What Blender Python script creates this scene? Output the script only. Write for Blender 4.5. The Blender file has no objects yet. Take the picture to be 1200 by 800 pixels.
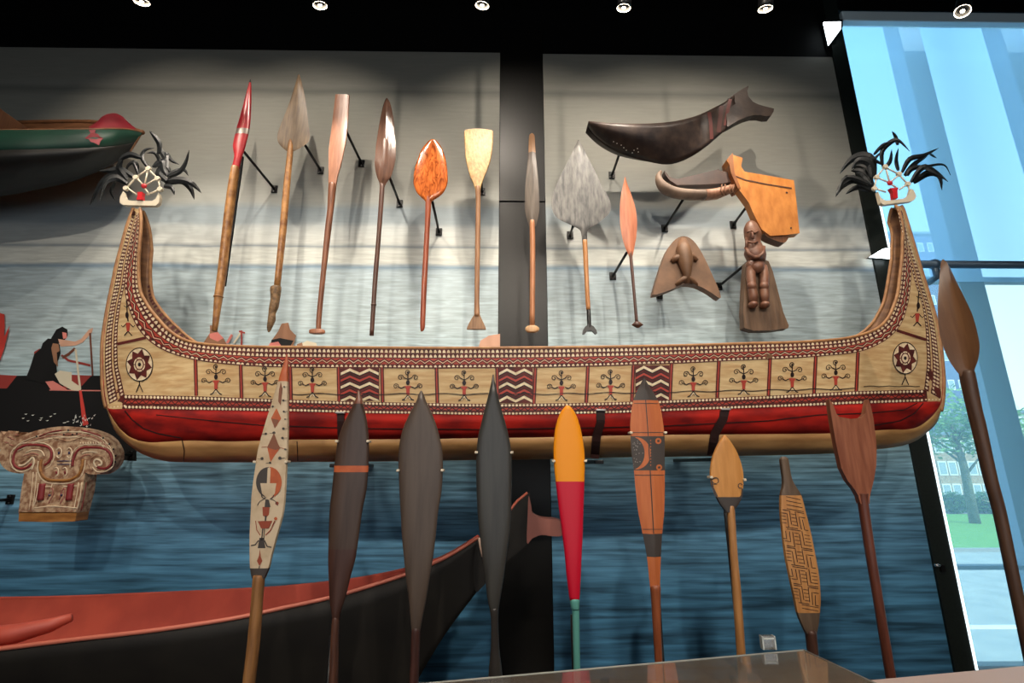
import bpy, math, random
from mathutils import Vector, Euler
from mathutils.bvhtree import BVHTree
from mathutils.geometry import tessellate_polygon
random.seed(7)
SC = bpy.context.scene
COL = SC.collection
PI = math.pi
# ------------------------------------------------------------------ camera
F = 570.0
CAM = Vector((0, 0, 1.5))
ROT = Euler((math.radians(90 + 14.3), 0, math.radians(-0.8)), 'XYZ')
RM = ROT.to_matrix()
cd = bpy.data.cameras.new('camera'); cam = bpy.data.objects.new('camera', cd); COL.objects.link(cam)
cam.location = CAM; cam.rotation_euler = ROT
cd.sensor_width = 36; cd.lens = 36 * F / 1200; cd.clip_start = .05; cd.clip_end = 500
SC.camera = cam
def ray(px, py): return RM @ Vector(((px - 600) / F, (400 - py) / F, -1.0))
def P(px, py, Y):
    """world point on the vertical plane y = Y that the photo shows at (px, py)"""
    d = ray(px, py); return CAM + d * (Y / d.y)
def PZ(px, py, z):
    d = ray(px, py); return CAM + d * ((z - CAM.z) / d.z)
# ------------------------------------------------------------------ materials
def lin(c):
    r = []
    for v in c[:3]:
        v = v / 255.0
        r.append(v / 12.92 if v <= .04045 else ((v + .055) / 1.055) ** 2.4)
    return (r[0], r[1], r[2], 1)
MATS = {}
def mat(name, c, rough=.6, metal=0.0, c2=None, scale=8, stretch=(1, 1, 1), spec=.5, bump=0.0, lo=.35, hi=.65, emit=None, es=0, detail=5, coat=0):
    if name in MATS: return MATS[name]
    m = bpy.data.materials.new(name); m.use_nodes = True
    nt = m.node_tree; b = nt.nodes['Principled BSDF']
    b.inputs['Base Color'].default_value = lin(c); b.inputs['Roughness'].default_value = rough
    b.inputs['Metallic'].default_value = metal; b.inputs['Specular IOR Level'].default_value = spec
    b.inputs['Coat Weight'].default_value = coat
    if c2 is not None or bump:
        tc = nt.nodes.new('ShaderNodeTexCoord'); mp = nt.nodes.new('ShaderNodeMapping')
        mp.inputs['Scale'].default_value = stretch
        nt.links.new(tc.outputs['Object'], mp.inputs['Vector'])
        n = nt.nodes.new('ShaderNodeTexNoise'); n.inputs['Scale'].default_value = scale; n.inputs['Detail'].default_value = detail
        nt.links.new(mp.outputs['Vector'], n.inputs['Vector'])
        if c2 is not None:
            r = nt.nodes.new('ShaderNodeValToRGB'); r.color_ramp.elements[0].position = lo; r.color_ramp.elements[1].position = hi
            r.color_ramp.elements[0].color = lin(c); r.color_ramp.elements[1].color = lin(c2)
            nt.links.new(n.outputs['Fac'], r.inputs['Fac']); nt.links.new(r.outputs['Color'], b.inputs['Base Color'])
        if bump:
            bp = nt.nodes.new('ShaderNodeBump'); bp.inputs['Strength'].default_value = bump; bp.inputs['Distance'].default_value = .01
            nt.links.new(n.outputs['Fac'], bp.inputs['Height']); nt.links.new(bp.outputs['Normal'], b.inputs['Normal'])
    if emit is not None:
        b.inputs['Emission Color'].default_value = lin(emit); b.inputs['Emission Strength'].default_value = es
    MATS[name] = m; return m
GR = (9, 9, .9)   # grain running up a paddle
def wood(name, c, c2, rough=.45, scale=6, stretch=GR, bump=.15, **k): return mat(name, c, rough, 0, c2, scale, stretch, bump=bump, **k)
# ------------------------------------------------------------------ mesh helpers
ORG = {}
class MB:
    def __init__(s): s.v = []; s.f = []; s.m = []
    def add(s, vs, fs, mi=0):
        o = len(s.v); s.v += [Vector(v) for v in vs]
        for f in fs: s.f.append(tuple(i + o for i in f)); s.m.append(mi)
        return s
    def box(s, x0, x1, y0, y1, z0, z1, mi=0):
        return s.add([(x, y, z) for z in (z0, z1) for y in (y0, y1) for x in (x0, x1)],
              [(0, 2, 3, 1), (4, 5, 7, 6), (0, 1, 5, 4), (2, 6, 7, 3), (0, 4, 6, 2), (1, 3, 7, 5)], mi)
    def tube(s, pts, r, n=10, mi=0, caps=True, flat=1.0):
        pts = [Vector(p) for p in pts]
        rs = r if isinstance(r, (list, tuple)) else [r] * len(pts)
        vs = []; fs = []
        ref = None
        for i, p in enumerate(pts):
            t = (pts[min(i + 1, len(pts) - 1)] - pts[max(i - 1, 0)]).normalized()
            if ref is None: ref = Vector((0, 1, 0)) if abs(t.y) < .9 else Vector((1, 0, 0))
            a = (ref - t * ref.dot(t)).normalized(); ref = a; b = t.cross(a)
            for k in range(n):
                w = 2 * PI * k / n; vs.append(p + (a * math.cos(w) * flat + b * math.sin(w)) * rs[i])
        for i in range(len(pts) - 1):
            for k in range(n): fs.append((i * n + k, i * n + (k + 1) % n, (i + 1) * n + (k + 1) % n, (i + 1) * n + k))
        if caps: fs.append(tuple(range(n))[::-1]); fs.append(tuple((len(pts) - 1) * n + k for k in range(n)))
        return s.add(vs, fs, mi)
    def ball(s, c, r, n=12, mi=0, rot=None):
        c = Vector(c); r = (r, r, r) if not isinstance(r, (tuple, list)) else r
        vs = []; fs = []; h = n // 2
        for i in range(h + 1):
            a = PI * i / h
            for k in range(n):
                w = 2 * PI * k / n
                q = Vector((r[0] * math.sin(a) * math.cos(w), r[1] * math.sin(a) * math.sin(w), r[2] * math.cos(a)))
                if rot: q.rotate(Euler(rot))
                vs.append(c + q)
        for i in range(h):
            for k in range(n): fs.append((i * n + k, (i + 1) * n + k, (i + 1) * n + (k + 1) % n, i * n + (k + 1) % n))
        return s.add(vs, fs, mi)
    def build(s, name, mats, parent=None, smooth=False, bevel=0, solid=0, origin=None, label=None):
        if not isinstance(mats, (list, tuple)): mats = [mats]
        me = bpy.data.meshes.new(name)
        if parent is not None: og = ORG[parent.name]
        elif origin is not None: og = Vector(origin)
        else:
            xs = [v.x for v in s.v]; ys = [v.y for v in s.v]
            og = Vector(((min(xs) + max(xs)) / 2, (min(ys) + max(ys)) / 2, min(v.z for v in s.v)))
        me.from_pydata([v - og for v in s.v], [], s.f)
        for m in mats: me.materials.append(m)
        me.polygons.foreach_set('material_index', s.m)
        if smooth: me.polygons.foreach_set('use_smooth', [True] * len(s.f))
        me.validate(clean_customdata=False); me.update()
        o = bpy.data.objects.new(name, me); COL.objects.link(o)
        if parent is not None: o.parent = parent
        else: o.location = og
        ORG[o.name] = og
        if solid:
            md = o.modifiers.new('solid', 'SOLIDIFY'); md.thickness = solid; md.offset = 0
        if bevel:
            md = o.modifiers.new('bev', 'BEVEL'); md.width = bevel; md.segments = 2; md.limit_method = 'ANGLE'
        if label: o['label'] = label
        return o
def tag(o, label, cat, group=None, kind=None):
    o['label'] = label; o['category'] = cat
    if group: o['group'] = group
    if kind: o['kind'] = kind
    return o
def thing(name, label, cat, loc, group=None):
    o = bpy.data.objects.new(name, None); COL.objects.link(o); o.location = loc; o.empty_display_size = .1
    ORG[o.name] = Vector(loc); tag(o, label, cat, group); return o
def struct(o): o['kind'] = 'structure'; return o

def catmull(rows, sub=4):
    out = []
    n = len(rows)
    for i in range(n - 1):
        p0 = rows[max(i - 1, 0)]; p1 = rows[i]; p2 = rows[i + 1]; p3 = rows[min(i + 2, n - 1)]
        for k in range(sub):
            t = k / sub
            out.append(tuple(.5 * ((2 * b) + (c - a) * t + (2 * a - 5 * b + 4 * c - d) * t * t + (3 * b - a - 3 * c + d) * t ** 3) for a, b, c, d in zip(p0, p1, p2, p3)))
    out.append(tuple(rows[-1])); return out
def lerprows(rows, sub=4):
    out = []
    for i in range(len(rows) - 1):
        for k in range(sub):
            t = k / sub; out.append(tuple(a + (b - a) * t for a, b in zip(rows[i], rows[i + 1])))
    out.append(tuple(rows[-1])); return out

def loft(mb, rows, Y, th=None, sec='lens', breaks=None, sub=4, n=20, smooth=True, dY=0):
    """rows (py, xl, xr) -> closed lofted solid. th None: round bar."""
    R = catmull(rows, sub) if smooth else lerprows(rows, sub)
    vs = []; fs = []; ms = []
    for (py, xl, xr) in R:
        a = P(xl, py, Y); b = P(xr, py, Y); c = (a + b) / 2; w = max((b.x - a.x) / 2, .0006)
        t = w if th is None else min(th / 2, w * .8)
        for k in range(n):
            f = 2 * PI * k / n; cs = math.cos(f); sn = math.sin(f)
            if sec == 'lens' or th is None: yy = sn
            elif sec == 'flat': yy = (1 if sn > 0 else -1) * abs(sn) ** .35
            elif sec == 'ridge': yy = (1 if sn > 0 else -1) * (1 - abs(cs)) ** .9
            elif sec == 'bowl':   # hollow facing the room
                yy = sn * .5 + (.9 * (1 - cs * cs) if sn > 0 else (1.5 * (1 - cs * cs) - .25))
            vs.append(Vector((c.x + w * cs, Y + dY + t * yy, c.z)))
    for i in range(len(R) - 1):
        mi = 0
        if breaks:
            yc = (R[i][0] + R[i + 1][0]) / 2; mi = breaks[-1][1]
            for lim, m in breaks:
                if yc < lim: mi = m; break
        for k in range(n):
            mb.add([], [], 0); fs.append((i * n + k, (i + 1) * n + k, (i + 1) * n + (k + 1) % n, i * n + (k + 1) % n)); ms.append(mi)
    fs.append(tuple(range(n))); ms.append(ms[0])
    fs.append(tuple((len(R) - 1) * n + k for k in range(n))[::-1]); ms.append(ms[-2])
    o = len(mb.v); mb.v += vs
    for f, m in zip(fs, ms): mb.f.append(tuple(i + o for i in f)); mb.m.append(m)
    return mb
def tri(poly):
    return [tuple(t) for t in tessellate_polygon([[Vector((p[0], p[1], 0)) for p in poly]])]
def smoothpoly(poly, sub=3):
    n = len(poly); out = []
    for i in range(n):
        p0, p1, p2, p3 = poly[i - 1], poly[i], poly[(i + 1) % n], poly[(i + 2) % n]
        for k in range(sub):
            t = k / sub
            out.append(tuple(.5 * ((2 * b) + (c - a) * t + (2 * a - 5 * b + 4 * c - d) * t * t + (3 * b - a - 3 * c + d) * t ** 3) for a, b, c, d in zip(p0, p1, p2, p3)))
    return out
def slab(mb, poly, Y, th, mi=0, side=None, Yf=None, round_=0.0):
    """outline (px) -> solid slab centred on Y, thickness th. Yf(px,py) adds depth. round_: front rim set back and inset"""
    side = mi if side is None else side
    n = len(poly)
    cx = sum(p[0] for p in poly) / n; cy = sum(p[1] for p in poly) / n
    A = [P(p[0], p[1], Y) for p in poly]
    yf = [Yf(*p) if Yf else 0 for p in poly]
    T = tri(poly)
    area = sum(poly[i][0] * poly[(i + 1) % n][1] - poly[(i + 1) % n][0] * poly[i][1] for i in range(n))
    sg = 1 if area > 0 else -1
    back = [Vector((a.x, Y + th / 2 + d, a.z)) for a, d in zip(A, yf)]
    if round_:
        rim = [Vector((a.x, Y - th / 2 + round_ + d, a.z)) for a, d in zip(A, yf)]
        ins = []
        for i in range(n):
            p = A[i - 1]; q = A[(i + 1) % n]; t = Vector((q.x - p.x, 0, q.z - p.z)).normalized()
            nn = Vector((t.z, 0, -t.x)) * (1 if sg < 0 else -1)
            ins.append(Vector((A[i].x, Y - th / 2 + yf[i], A[i].z)) - nn * round_ * .8 * -1)
        # pick the inward direction by test
        c0 = Vector((sum(a.x for a in A) / n, 0, sum(a.z for a in A) / n))
        front = ins
        mb.add(rim + front, [(i, (i + 1) % n, n + (i + 1) % n, n + i) for i in range(n)], side)
        mb.add(rim + back, [(i, n + i, n + (i + 1) % n, (i + 1) % n) for i in range(n)], side)
    else:
        front = [Vector((a.x, Y - th / 2 + d, a.z)) for a, d in zip(A, yf)]
        mb.add(front + back, [(i, n + i, n + (i + 1) % n, (i + 1) % n) for i in range(n)], side)
    mb.add(front, T, mi); mb.add(back, [t[::-1] for t in T], mi)
    return mb
def pdecal(mb, poly, Y, mi):
    mb.add([P(x, y, Y) for x, y in poly], tri(poly), mi)
def ribbon2(pts, w):
    """2-D ribbon polygon pairs around a px polyline; w number or list"""
    n = len(pts); ws = w if isinstance(w, (list, tuple)) else [w] * n
    L = []; Rr = []
    for i in range(n):
        a = pts[max(i - 1, 0)]; b = pts[min(i + 1, n - 1)]
        dx, dy = b[0] - a[0], b[1] - a[1]; l = math.hypot(dx, dy) or 1
        nx, ny = -dy / l, dx / l
        L.append((pts[i][0] + nx * ws[i] / 2, pts[i][1] + ny * ws[i] / 2)); Rr.append((pts[i][0] - nx * ws[i] / 2, pts[i][1] - ny * ws[i] / 2))
    return L, Rr
def pstroke(mb, pts, w, Y, mi):
    L, R = ribbon2(pts, w); n = len(pts)
    mb.add([P(x, y, Y) for x, y in L] + [P(x, y, Y) for x, y in R], [(i, i + 1, n + i + 1, n + i) for i in range(n - 1)], mi)
def arc(cx, cy, rx, ry, a0, a1, n=14): return [(cx + rx * math.cos(math.radians(a0 + (a1 - a0) * i / n)), cy - ry * math.sin(math.radians(a0 + (a1 - a0) * i / n))) for i in range(n + 1)]

# ------------------------------------------------------------------ depths
YW = 4.0       # wall face
YM = 3.985     # mural print
YU = 3.54      # upper paddles
YC = 3.30      # centre plane of the painted canoe
YL = 2.50      # lower paddles
ZC = 6.2
# ------------------------------------------------------------------ room
blk = mat('black_wall_paint', (7, 7, 8), .8, c2=(9, 9, 9), scale=30, spec=.1)
xr = P(975, 65, YW).x; xr2 = P(985, 40, YW).x
xw = P(987, 60, YW + .02).x
print('right edge', xr, xr2, xw, 'top z', P(600, 62, YM).z)
m_floor = mat('dark_stone_floor', (52, 50, 48), .35, c2=(66, 62, 58), scale=5)
o = MB().box(-7, 9, -4, YW + .3, -.1, 0).build('floor', m_floor, origin=(0, 0, 0)); struct(o)
o = MB().box(-7, 9, -4, YW + .3, ZC, ZC + .1).build('ceiling', blk, origin=(0, 0, ZC)); struct(o)
o = MB().box(-7, xw, YW, YW + .22, 0, ZC).build('wall_front', blk, origin=(0, YW, 0)); struct(o)
o = MB().box(-7.1, -7, -4, YW + .3, 0, ZC).build('wall_left', blk, origin=(-7, 0, 0)); struct(o)
o = MB().box(9, 9.1, -4, YW + .3, 0, ZC).build('wall_right', blk, origin=(9, 0, 0)); struct(o)
o = MB().box(-7, 9, -4.1, -4, 0, ZC).build('wall_back', blk, origin=(0, -4, 0)); struct(o)
ztopw = P(1100, 33, YW + .2).z
o = MB().box(xw, 9, YW, YW + .05, ztopw + .0, ZC).build('wall_window_header', blk, origin=(xw, YW, ZC)); struct(o)

# ------------------------------------------------------------------ the mural print
def mural_mat(name, tint=(1, 1, 1)):
    m = bpy.data.materials.new(name); m.use_nodes = True; nt = m.node_tree; N = nt.nodes; L = nt.links
    b = N['Principled BSDF']; b.inputs['Roughness'].default_value = .55; b.inputs['Specular IOR Level'].default_value = .25
    g = N.new('ShaderNodeNewGeometry'); sx = N.new('ShaderNodeSeparateXYZ'); L.new(g.outputs['Position'], sx.inputs[0])
    zt, zb = P(600, 60, YM).z, 0.0
    def zn(py): return (P(600, py, YM).z - zb) / (zt - zb)
    # wobble z a little so the bands are not ruled
    mp = N.new('ShaderNodeMapping'); mp.inputs['Scale'].default_value = (.7, 1, 6); L.new(g.outputs['Position'], mp.inputs['Vector'])
    nz = N.new('ShaderNodeTexNoise'); nz.inputs['Scale'].default_value = 2.0; nz.inputs['Detail'].default_value = 4; L.new(mp.outputs[0], nz.inputs['Vector'])
    a1 = N.new('ShaderNodeMath'); a1.operation = 'MULTIPLY_ADD'; L.new(nz.outputs['Fac'], a1.inputs[0]); a1.inputs[1].default_value = .05; L.new(sx.outputs['Z'], a1.inputs[2])
    mr = N.new('ShaderNodeMapRange'); mr.inputs['From Min'].default_value = zb + .025; mr.inputs['From Max'].default_value = zt + .025; L.new(a1.outputs[0], mr.inputs['Value'])
    cr = N.new('ShaderNodeValToRGB'); E = cr.color_ramp
    stops = [(60, (128, 127, 120)), (95, (134, 133, 125)), (103, (140, 139, 131)), (109, (118, 118, 112)), (118, (146, 145, 136)), (180, (158, 157, 148)), (238, (168, 170, 164)),
             (246, (148, 160, 166)), (262, (156, 167, 172)), (268, (190, 196, 194)), (287, (200, 203, 198)), (290, (120, 132, 142)), (292, (198, 202, 196)), (309, (204, 207, 200)),
             (313, (108, 134, 156)), (318, (174, 190, 196)), (380, (176, 192, 196)), (440, (164, 186, 192)), (500, (144, 176, 184)), (560, (110, 152, 174)), (620, (84, 130, 160)), (700, (68, 118, 150)), (795, (60, 110, 144))]
    while len(E.elements) > 1: E.elements.remove(E.elements[0])
    first = True
    for py, c in sorted(stops, key=lambda s: -s[0]):
        if first: e = E.elements[0]; e.position = max(0, zn(py)); first = False
        else: e = E.elements.new(max(0, min(1, zn(py))))
        e.color = lin(c)
    L.new(mr.outputs[0], cr.inputs['Fac'])
    # ripples: streaks that grow stronger and larger towards the viewer
    def streak(sc, stretch, dist, lo, hi):
        mp = N.new('ShaderNodeMapping'); mp.inputs['Scale'].default_value = stretch; L.new(g.outputs['Position'], mp.inputs['Vector'])
        n = N.new('ShaderNodeTexNoise'); n.inputs['Scale'].default_value = sc; n.inputs['Detail'].default_value = 4.5; n.inputs['Distortion'].default_value = dist
        L.new(mp.outputs[0], n.inputs['Vector'])
        r = N.new('ShaderNodeMapRange'); r.inputs['From Min'].default_value = lo; r.inputs['From Max'].default_value = hi; L.new(n.outputs['Fac'], r.inputs['Value'])
        return r.outputs[0]
    s1a = streak(1.0, (2.0, 1, 42), .25, .36, .66); s1b = streak(1.0, (1.2, 1, 20), .3, .36, .68); s2 = streak(1.0, (4.5, 1, 44), .6, .32, .7)
    mA = N.new('ShaderNodeMapRange'); mA.inputs['From Min'].default_value = P(600, 300, YM).z; mA.inputs['From Max'].default_value = P(600, 640, YM).z; L.new(sx.outputs['Z'], mA.inputs['Value'])
    av = N.new('ShaderNodeMix'); av.data_type = 'FLOAT'; L.new(mA.outputs[0], av.inputs[0]); L.new(s2, av.inputs[2]); mB = N.new('ShaderNodeMapRange'); mB.inputs['From Min'].default_value = P(600, 590, YM).z; mB.inputs['From Max'].default_value = P(600, 700, YM).z; L.new(sx.outputs['Z'], mB.inputs['Value'])
    bv_ = N.new('ShaderNodeMix'); bv_.data_type = 'FLOAT'; L.new(mB.outputs[0], bv_.inputs[0]); L.new(s1a, bv_.inputs[2]); L.new(s1b, bv_.inputs[3]); L.new(bv_.outputs[0], av.inputs[3])
    vm = N.new('ShaderNodeMapRange'); vm.inputs['To Min'].default_value = .4; vm.inputs['To Max'].default_value = 1.7; L.new(av.outputs[0], vm.inputs['Value'])
    st = N.new('ShaderNodeMath'); st.operation = 'SUBTRACT'; L.new(vm.outputs[0], st.inputs[0]); st.inputs[1].default_value = 1.0
    am = N.new('ShaderNodeMapRange'); am.inputs['From Min'].default_value = P(600, 262, YM).z; am.inputs['From Max'].default_value = P(600, 560, YM).z
    am.inputs['To Min'].default_value = .07; am.inputs['To Max'].default_value = 1.0; L.new(sx.outputs['Z'], am.inputs['Value'])
    ml = N.new('ShaderNodeMath'); ml.operation = 'MULTIPLY_ADD'; L.new(st.outputs[0], ml.inputs[0]); L.new(am.outputs[0], ml.inputs[1]); ml.inputs[2].default_value = 1.0
    vmul = N.new('ShaderNodeVectorMath'); vmul.operation = 'SCALE'; L.new(cr.outputs['Color'], vmul.inputs[0]); L.new(ml.outputs[0], vmul.inputs['Scale'])
    L.new(vmul.outputs[0], b.inputs['Base Color'])
    return m
mm = mural_mat('printed_sea_mural')
ink = {k: mat('mural_ink_' + k, c, .55, spec=.25) for k, c in dict(black=(26, 26, 27), darkred=(150, 60, 55), red=(205, 70, 62), skin=(205, 160, 135), pale=(215, 205, 180), brown=(110, 66, 50), white=(225, 225, 215), pink=(215, 130, 120), hat=(150, 110, 85)).items()}
IK = ['black', 'darkred', 'red', 'skin', 'pale', 'brown', 'white', 'pink', 'hat']
zmt = P(600, 62, YM).z
mb = MB(); xl1 = P(586, 62, YM).x
mb.box(-6.9, xl1, YM, YW - .002, 0.0, zmt, 0)
YI = [YM - .001]
def pr(poly, c): YI[0] -= .00025; pdecal(mb, poly, YI[0], 1 + IK.index(c))
def prs(pts, w, c): YI[0] -= .00025; pstroke(mb, pts, w, YI[0], 1 + IK.index(c))
pr([(-330, 440), (-330, 513), (-60, 508), (5, 506), (40, 520), (90, 536), (160, 540), (160, 456), (122, 440)], 'black')
pr([(-330, 437), (0, 439), (20, 440), (8, 455), (-330, 455)], 'darkred')
pr([(84, 439), (108, 440), (95, 455), (72, 455)], 'darkred'); pr([(94, 454), (106, 441), (150, 440), (150, 456)], 'black')
prs([(58, 457), (160, 458)], 1.3, 'pink')
pr([(60, 396), (66, 386), (73, 382.5), (79, 386), (79.5, 393), (76, 398), (70, 402), (58, 405)], 'black')
pr([(73, 389), (78, 390), (78.5, 396), (74, 397)], 'pink')
pr([(68, 397), (88, 400), (95, 397), (104, 386), (109, 384), (108, 389), (97, 401), (88, 405), (71, 406)], 'skin')
pr([(40, 412), (47, 408), (48, 418), (40, 426)], 'darkred')
prs([(105.5, 390), (108.5, 440)], 2.2, 'brown'); prs([(72, 416), (80, 422), (106, 428)], 2.6, 'darkred'); prs([(73, 419), (80, 415), (88, 408)], 3, 'brown')
pr([(50, 402), (56, 396.5), (64, 397), (70, 404), (71, 414), (66, 428), (67, 437), (62, 449), (52, 449), (30, 444), (36, 428), (40, 415), (48, 408)], 'black')
pr([(62, 402), (68.5, 403), (70, 411), (66.5, 413), (68, 430), (63, 424), (60, 408)], 'hat')
pr([(64, 438), (70, 434), (84, 436), (84, 446), (94, 453), (95, 458), (84, 457), (70, 449)], 'pale')
pr([(53, 447), (62, 446), (80, 457), (60, 457)], 'pink')
prs([(88.5, 409), (94, 456)], 2.4, 'pale'); pr([(92.5, 457), (95.5, 457), (101, 488), (104, 497), (97, 499)], 'red')
for k in range(26): pr([(q := 84 + 26 * random.random(), w := 486 + 14 * random.random()), (q + 3 * random.random() + .5, w - 1 - 2 * random.random()), (q + 1, w + 1)], 'white')
for k in range(12): pr([(q := 25 + 55 * random.random(), w := 484 + 14 * random.random()), (q + 4, w - .6), (q + 2, w + .8)], 'white')
pr([(-3, 366), (5, 368), (5.5, 384), (4.5, 395), (11.5, 381), (9, 392), (5, 408), (0, 422), (-30, 436), (-70, 440), (-50, 410), (-20, 385)], 'red')
# paddlers' hats peeping over the canoe
pr([(314, 410), (318, 399), (326, 388), (330, 379), (338, 378), (340, 386), (347, 393), (345, 400), (342, 410)], 'hat')
pr([(318, 398), (328, 396), (344, 399), (340, 406), (318, 408)], 'black'); pr([(313, 410), (316, 402), (326, 400), (333, 410)], 'pink')
pr([(238, 402), (246, 390), (246, 381), (252, 381), (256, 390), (262, 396), (266, 404), (262, 408), (240, 408)], 'hat'); pr([(245, 391), (255, 389), (262, 396), (255, 400), (246, 396)], 'pink')
prs([(266, 402), (272, 392)], 3, 'pink'); prs([(274, 402), (283, 388)], 2, 'pale'); prs([(283, 405), (283, 387)], 2, 'darkred'); prs([(280, 388), (287, 390)], 2, 'darkred')
pr([(353, 410), (354, 402), (360, 399), (371, 402), (372, 410)], 'pale'); pr([(347, 410), (348, 403), (354, 401), (356, 410)], 'hat')
pr([(560, 410), (563, 399), (573, 393), (586, 391), (586, 410)], 'skin')
o = mb.build('mural_panel', [mm] + [ink[k] for k in IK], origin=((-6.9 + xl1) / 2, YM, 0))
tag(o, 'left printed sea mural with two paddlers, behind the row of hanging paddles', 'mural')
xl2 = P(636, 64, YM).x; xrm = P(975, 66, YM).x
o = MB().box(xl2, xrm, YM, YW - .002, 0.0, P(800, 65, YM).z, 0).build('mural_panel', [mm], origin=((xl2 + xrm) / 2, YM, 0))
tag(o, 'right printed sea mural without people, between the black pillar and window', 'mural')
# glossy black pillar between the prints
mp_ = mat('glossy_black_pillar', (12, 11, 10), .36, c2=(15, 14, 12), scale=60, spec=.3)
zs = P(610, 237, YW).z
t = thing('pillar_cladding', 'tall glossy black pillar cladding between the two sea murals', 'pillar', ((xl1 + xl2) / 2, YW, 0))
MB().box(xl1 + .002, xl2 - .002, YW - .012, YW + .001, zs + .006, zmt + .3).build('upper_panel', mp_, t, bevel=.003)
MB().box(xl1 + .002, xl2 - .002, YW - .012, YW + .001, .02, zs - .006).build('lower_panel', mp_, t, bevel=.003)
# ------------------------------------------------------------------ paddles
def paddle(name, label, Y, parts, group, clips=None, pole=False):
    allr = [r for p in parts for r in p['rows']]
    low = max(allr, key=lambda r: r[0]); base = P((low[1] + low[2]) / 2, low[0], Y)
    t = thing(name, label, 'paddle', base, group)
    for p in parts:
        mb = MB()
        if 'shaft' in p['part']:
            y0, a0, b0 = p['rows'][0]; p['rows'] = [(y0 - 5, (a0 + b0) / 2 - (b0 - a0) * .12, (a0 + b0) / 2 + (b0 - a0) * .12), (y0 - 3, a0 * .8 + b0 * .2, a0 * .2 + b0 * .8)] + p['rows']
        loft(mb, p['rows'], Y, p.get('th'), p.get('sec', 'lens'), p.get('breaks'), sub=p.get('sub', 4), smooth=p.get('sm', True), dY=p.get('dY', 0))
        o = mb.build(p['part'], p['m'], t, smooth=True, label=p.get('label'))
        if p.get('sec') in ('ridge', 'flat'):
            md = o.modifiers.new('es', 'EDGE_SPLIT'); md.split_angle = math.radians(38)
    if clips:
        for (cx, cy) in clips:
            c = P(cx, cy, Y); MB().box(c.x - .008, c.x + .008, Y - .02, Y + .02, c.z - .006, c.z + .006).build('mount_clip', M_clip, t, bevel=.003)
    if pole:
        (px, y0) = pole; a = P(px, y0, Y + .05)
        MB().tube([(a.x, Y + .05, a.z), (a.x, Y + .05, 0)], .011).build('mount_pole', M_blackmetal, t, smooth=True)
    return t
M_clip = mat('clear_mount_clip', (215, 200, 175), .3)
M_blackmetal = mat('black_powder_coated_metal', (20, 20, 21), .4, .3)
bamboo = wood('bamboo_shaft', (122, 78, 42), (186, 134, 78), .4, 5, (4, 4, 3))
brownshaft = wood('brown_wood_shaft', (92, 54, 36), (140, 88, 60), .45)
darkshaft = wood('dark_wood_shaft', (62, 40, 32), (92, 58, 44), .4)
redshaft = wood('red_brown_wood_shaft', (120, 56, 34), (158, 82, 52), .35)
GU = 'paddles hung on the wall above the painted canoe'; GL = 'paddles standing in front of the painted canoe'
redp = mat('red_painted_wood', (150, 30, 38), .28, c2=(186, 52, 56), scale=9); blackp = mat('black_painted_wood', (22, 20, 20), .35)
silver = mat('worn_silvery_paint', (150, 140, 132), .3, .4)
paddle('paddle', 'slim paddle with glossy red pointed blade and long bamboo coloured shaft', YU, [
    dict(part='blade', m=[blackp, redp, silver], th=.035, sec='lens', breaks=[(97, 0), (152, 1), (158, 2), (999, 1)], rows=[(93, 292.8, 293.8), (97, 291.8, 294.2), (110, 288.7, 294.6), (120, 286, 294.6), (132.5, 282.5, 294), (145, 278.7, 293.2), (157.5, 275.5, 291.2), (170, 273, 288), (177, 273.7, 286), (184, 274.5, 283.5), (198, 271.2, 280.3)]),
    dict(part='shaft', m=bamboo, rows=[(198, 271.2, 280.4), (220, 267.3, 277.6), (245, 263.9, 274.4), (270, 260.8, 271), (320, 255.2, 265.2), (346, 251.6, 260.8), (348, 250.6, 261.3), (350, 251.3, 260.4), (388, 248.6, 254.5)])], GU)
MB().tube([P(284, 184, YU + .02), P(282.3, 198, YU + .02), P(273.3, 262, YU + .02), P(263, 335, YU + .02)], .0125).build('mount_pole', M_blackmetal, bpy.data.objects['paddle'], smooth=True)
paddle('paddle', 'paddle with grey-brown spade blade tapering to a point and carved lower grip', YU, [
    dict(part='blade', m=wood('weathered_blade_wood', (104, 84, 64), (138, 114, 88), .45), th=.03, sec='ridge', rows=[(87.5, 349, 351), (95, 347, 353.2), (110, 342.5, 356.7), (120, 339.2, 358.4), (132, 334.5, 360), (145, 329.5, 361.5), (155, 325.7, 362.7), (163, 325, 362.5), (168, 326.7, 359.5), (173, 331, 352.5), (177, 336, 344.5)]),
    dict(part='shaft', m=bamboo, dY=-.006, rows=[(168, 338.5, 343.5), (177, 337.5, 343.8), (220, 332.5, 340), (270, 328, 336), (336, 321.5, 328.7)]),
    dict(part='grip', m=wood('gnarled_grip_wood', (92, 70, 46), (140, 108, 72), .6, 14, (3, 3, 3), .4), rows=[(335, 321, 329), (338, 317, 329.3), (350, 317.5, 327.8), (360, 315.7, 326), (367, 315, 323), (375, 314, 322.5), (384, 313, 318.7), (389, 314, 316)])], GU)
copper = wood('smooth_coppery_wood', (146, 98, 74), (176, 122, 94), .35)
paddle('paddle', 'paddle with square-ended strap-like blade and small crossbar grip at bottom', YU, [
    dict(part='blade', m=copper, th=.024, sec='flat', rows=[(111.5, 393, 410), (120, 392, 409.5), (145, 389, 408), (157, 387.5, 406.7), (170, 385.7, 405), (182, 385, 402.5), (195, 385, 399.5), (207, 385, 396), (220, 385, 393.7)]),
    dict(part='shaft', m=brownshaft, rows=[(218, 385, 393.9), (245, 383.7, 391), (270, 380.7, 388), (320, 376, 382), (370, 371, 377), (387, 370.5, 376)]),
    dict(part='grip', m=copper, sm=False, th=.05, sec='lens', rows=[(386, 364, 379), (387, 362, 381), (390, 362, 381), (391, 364, 379)])], GU)
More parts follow.
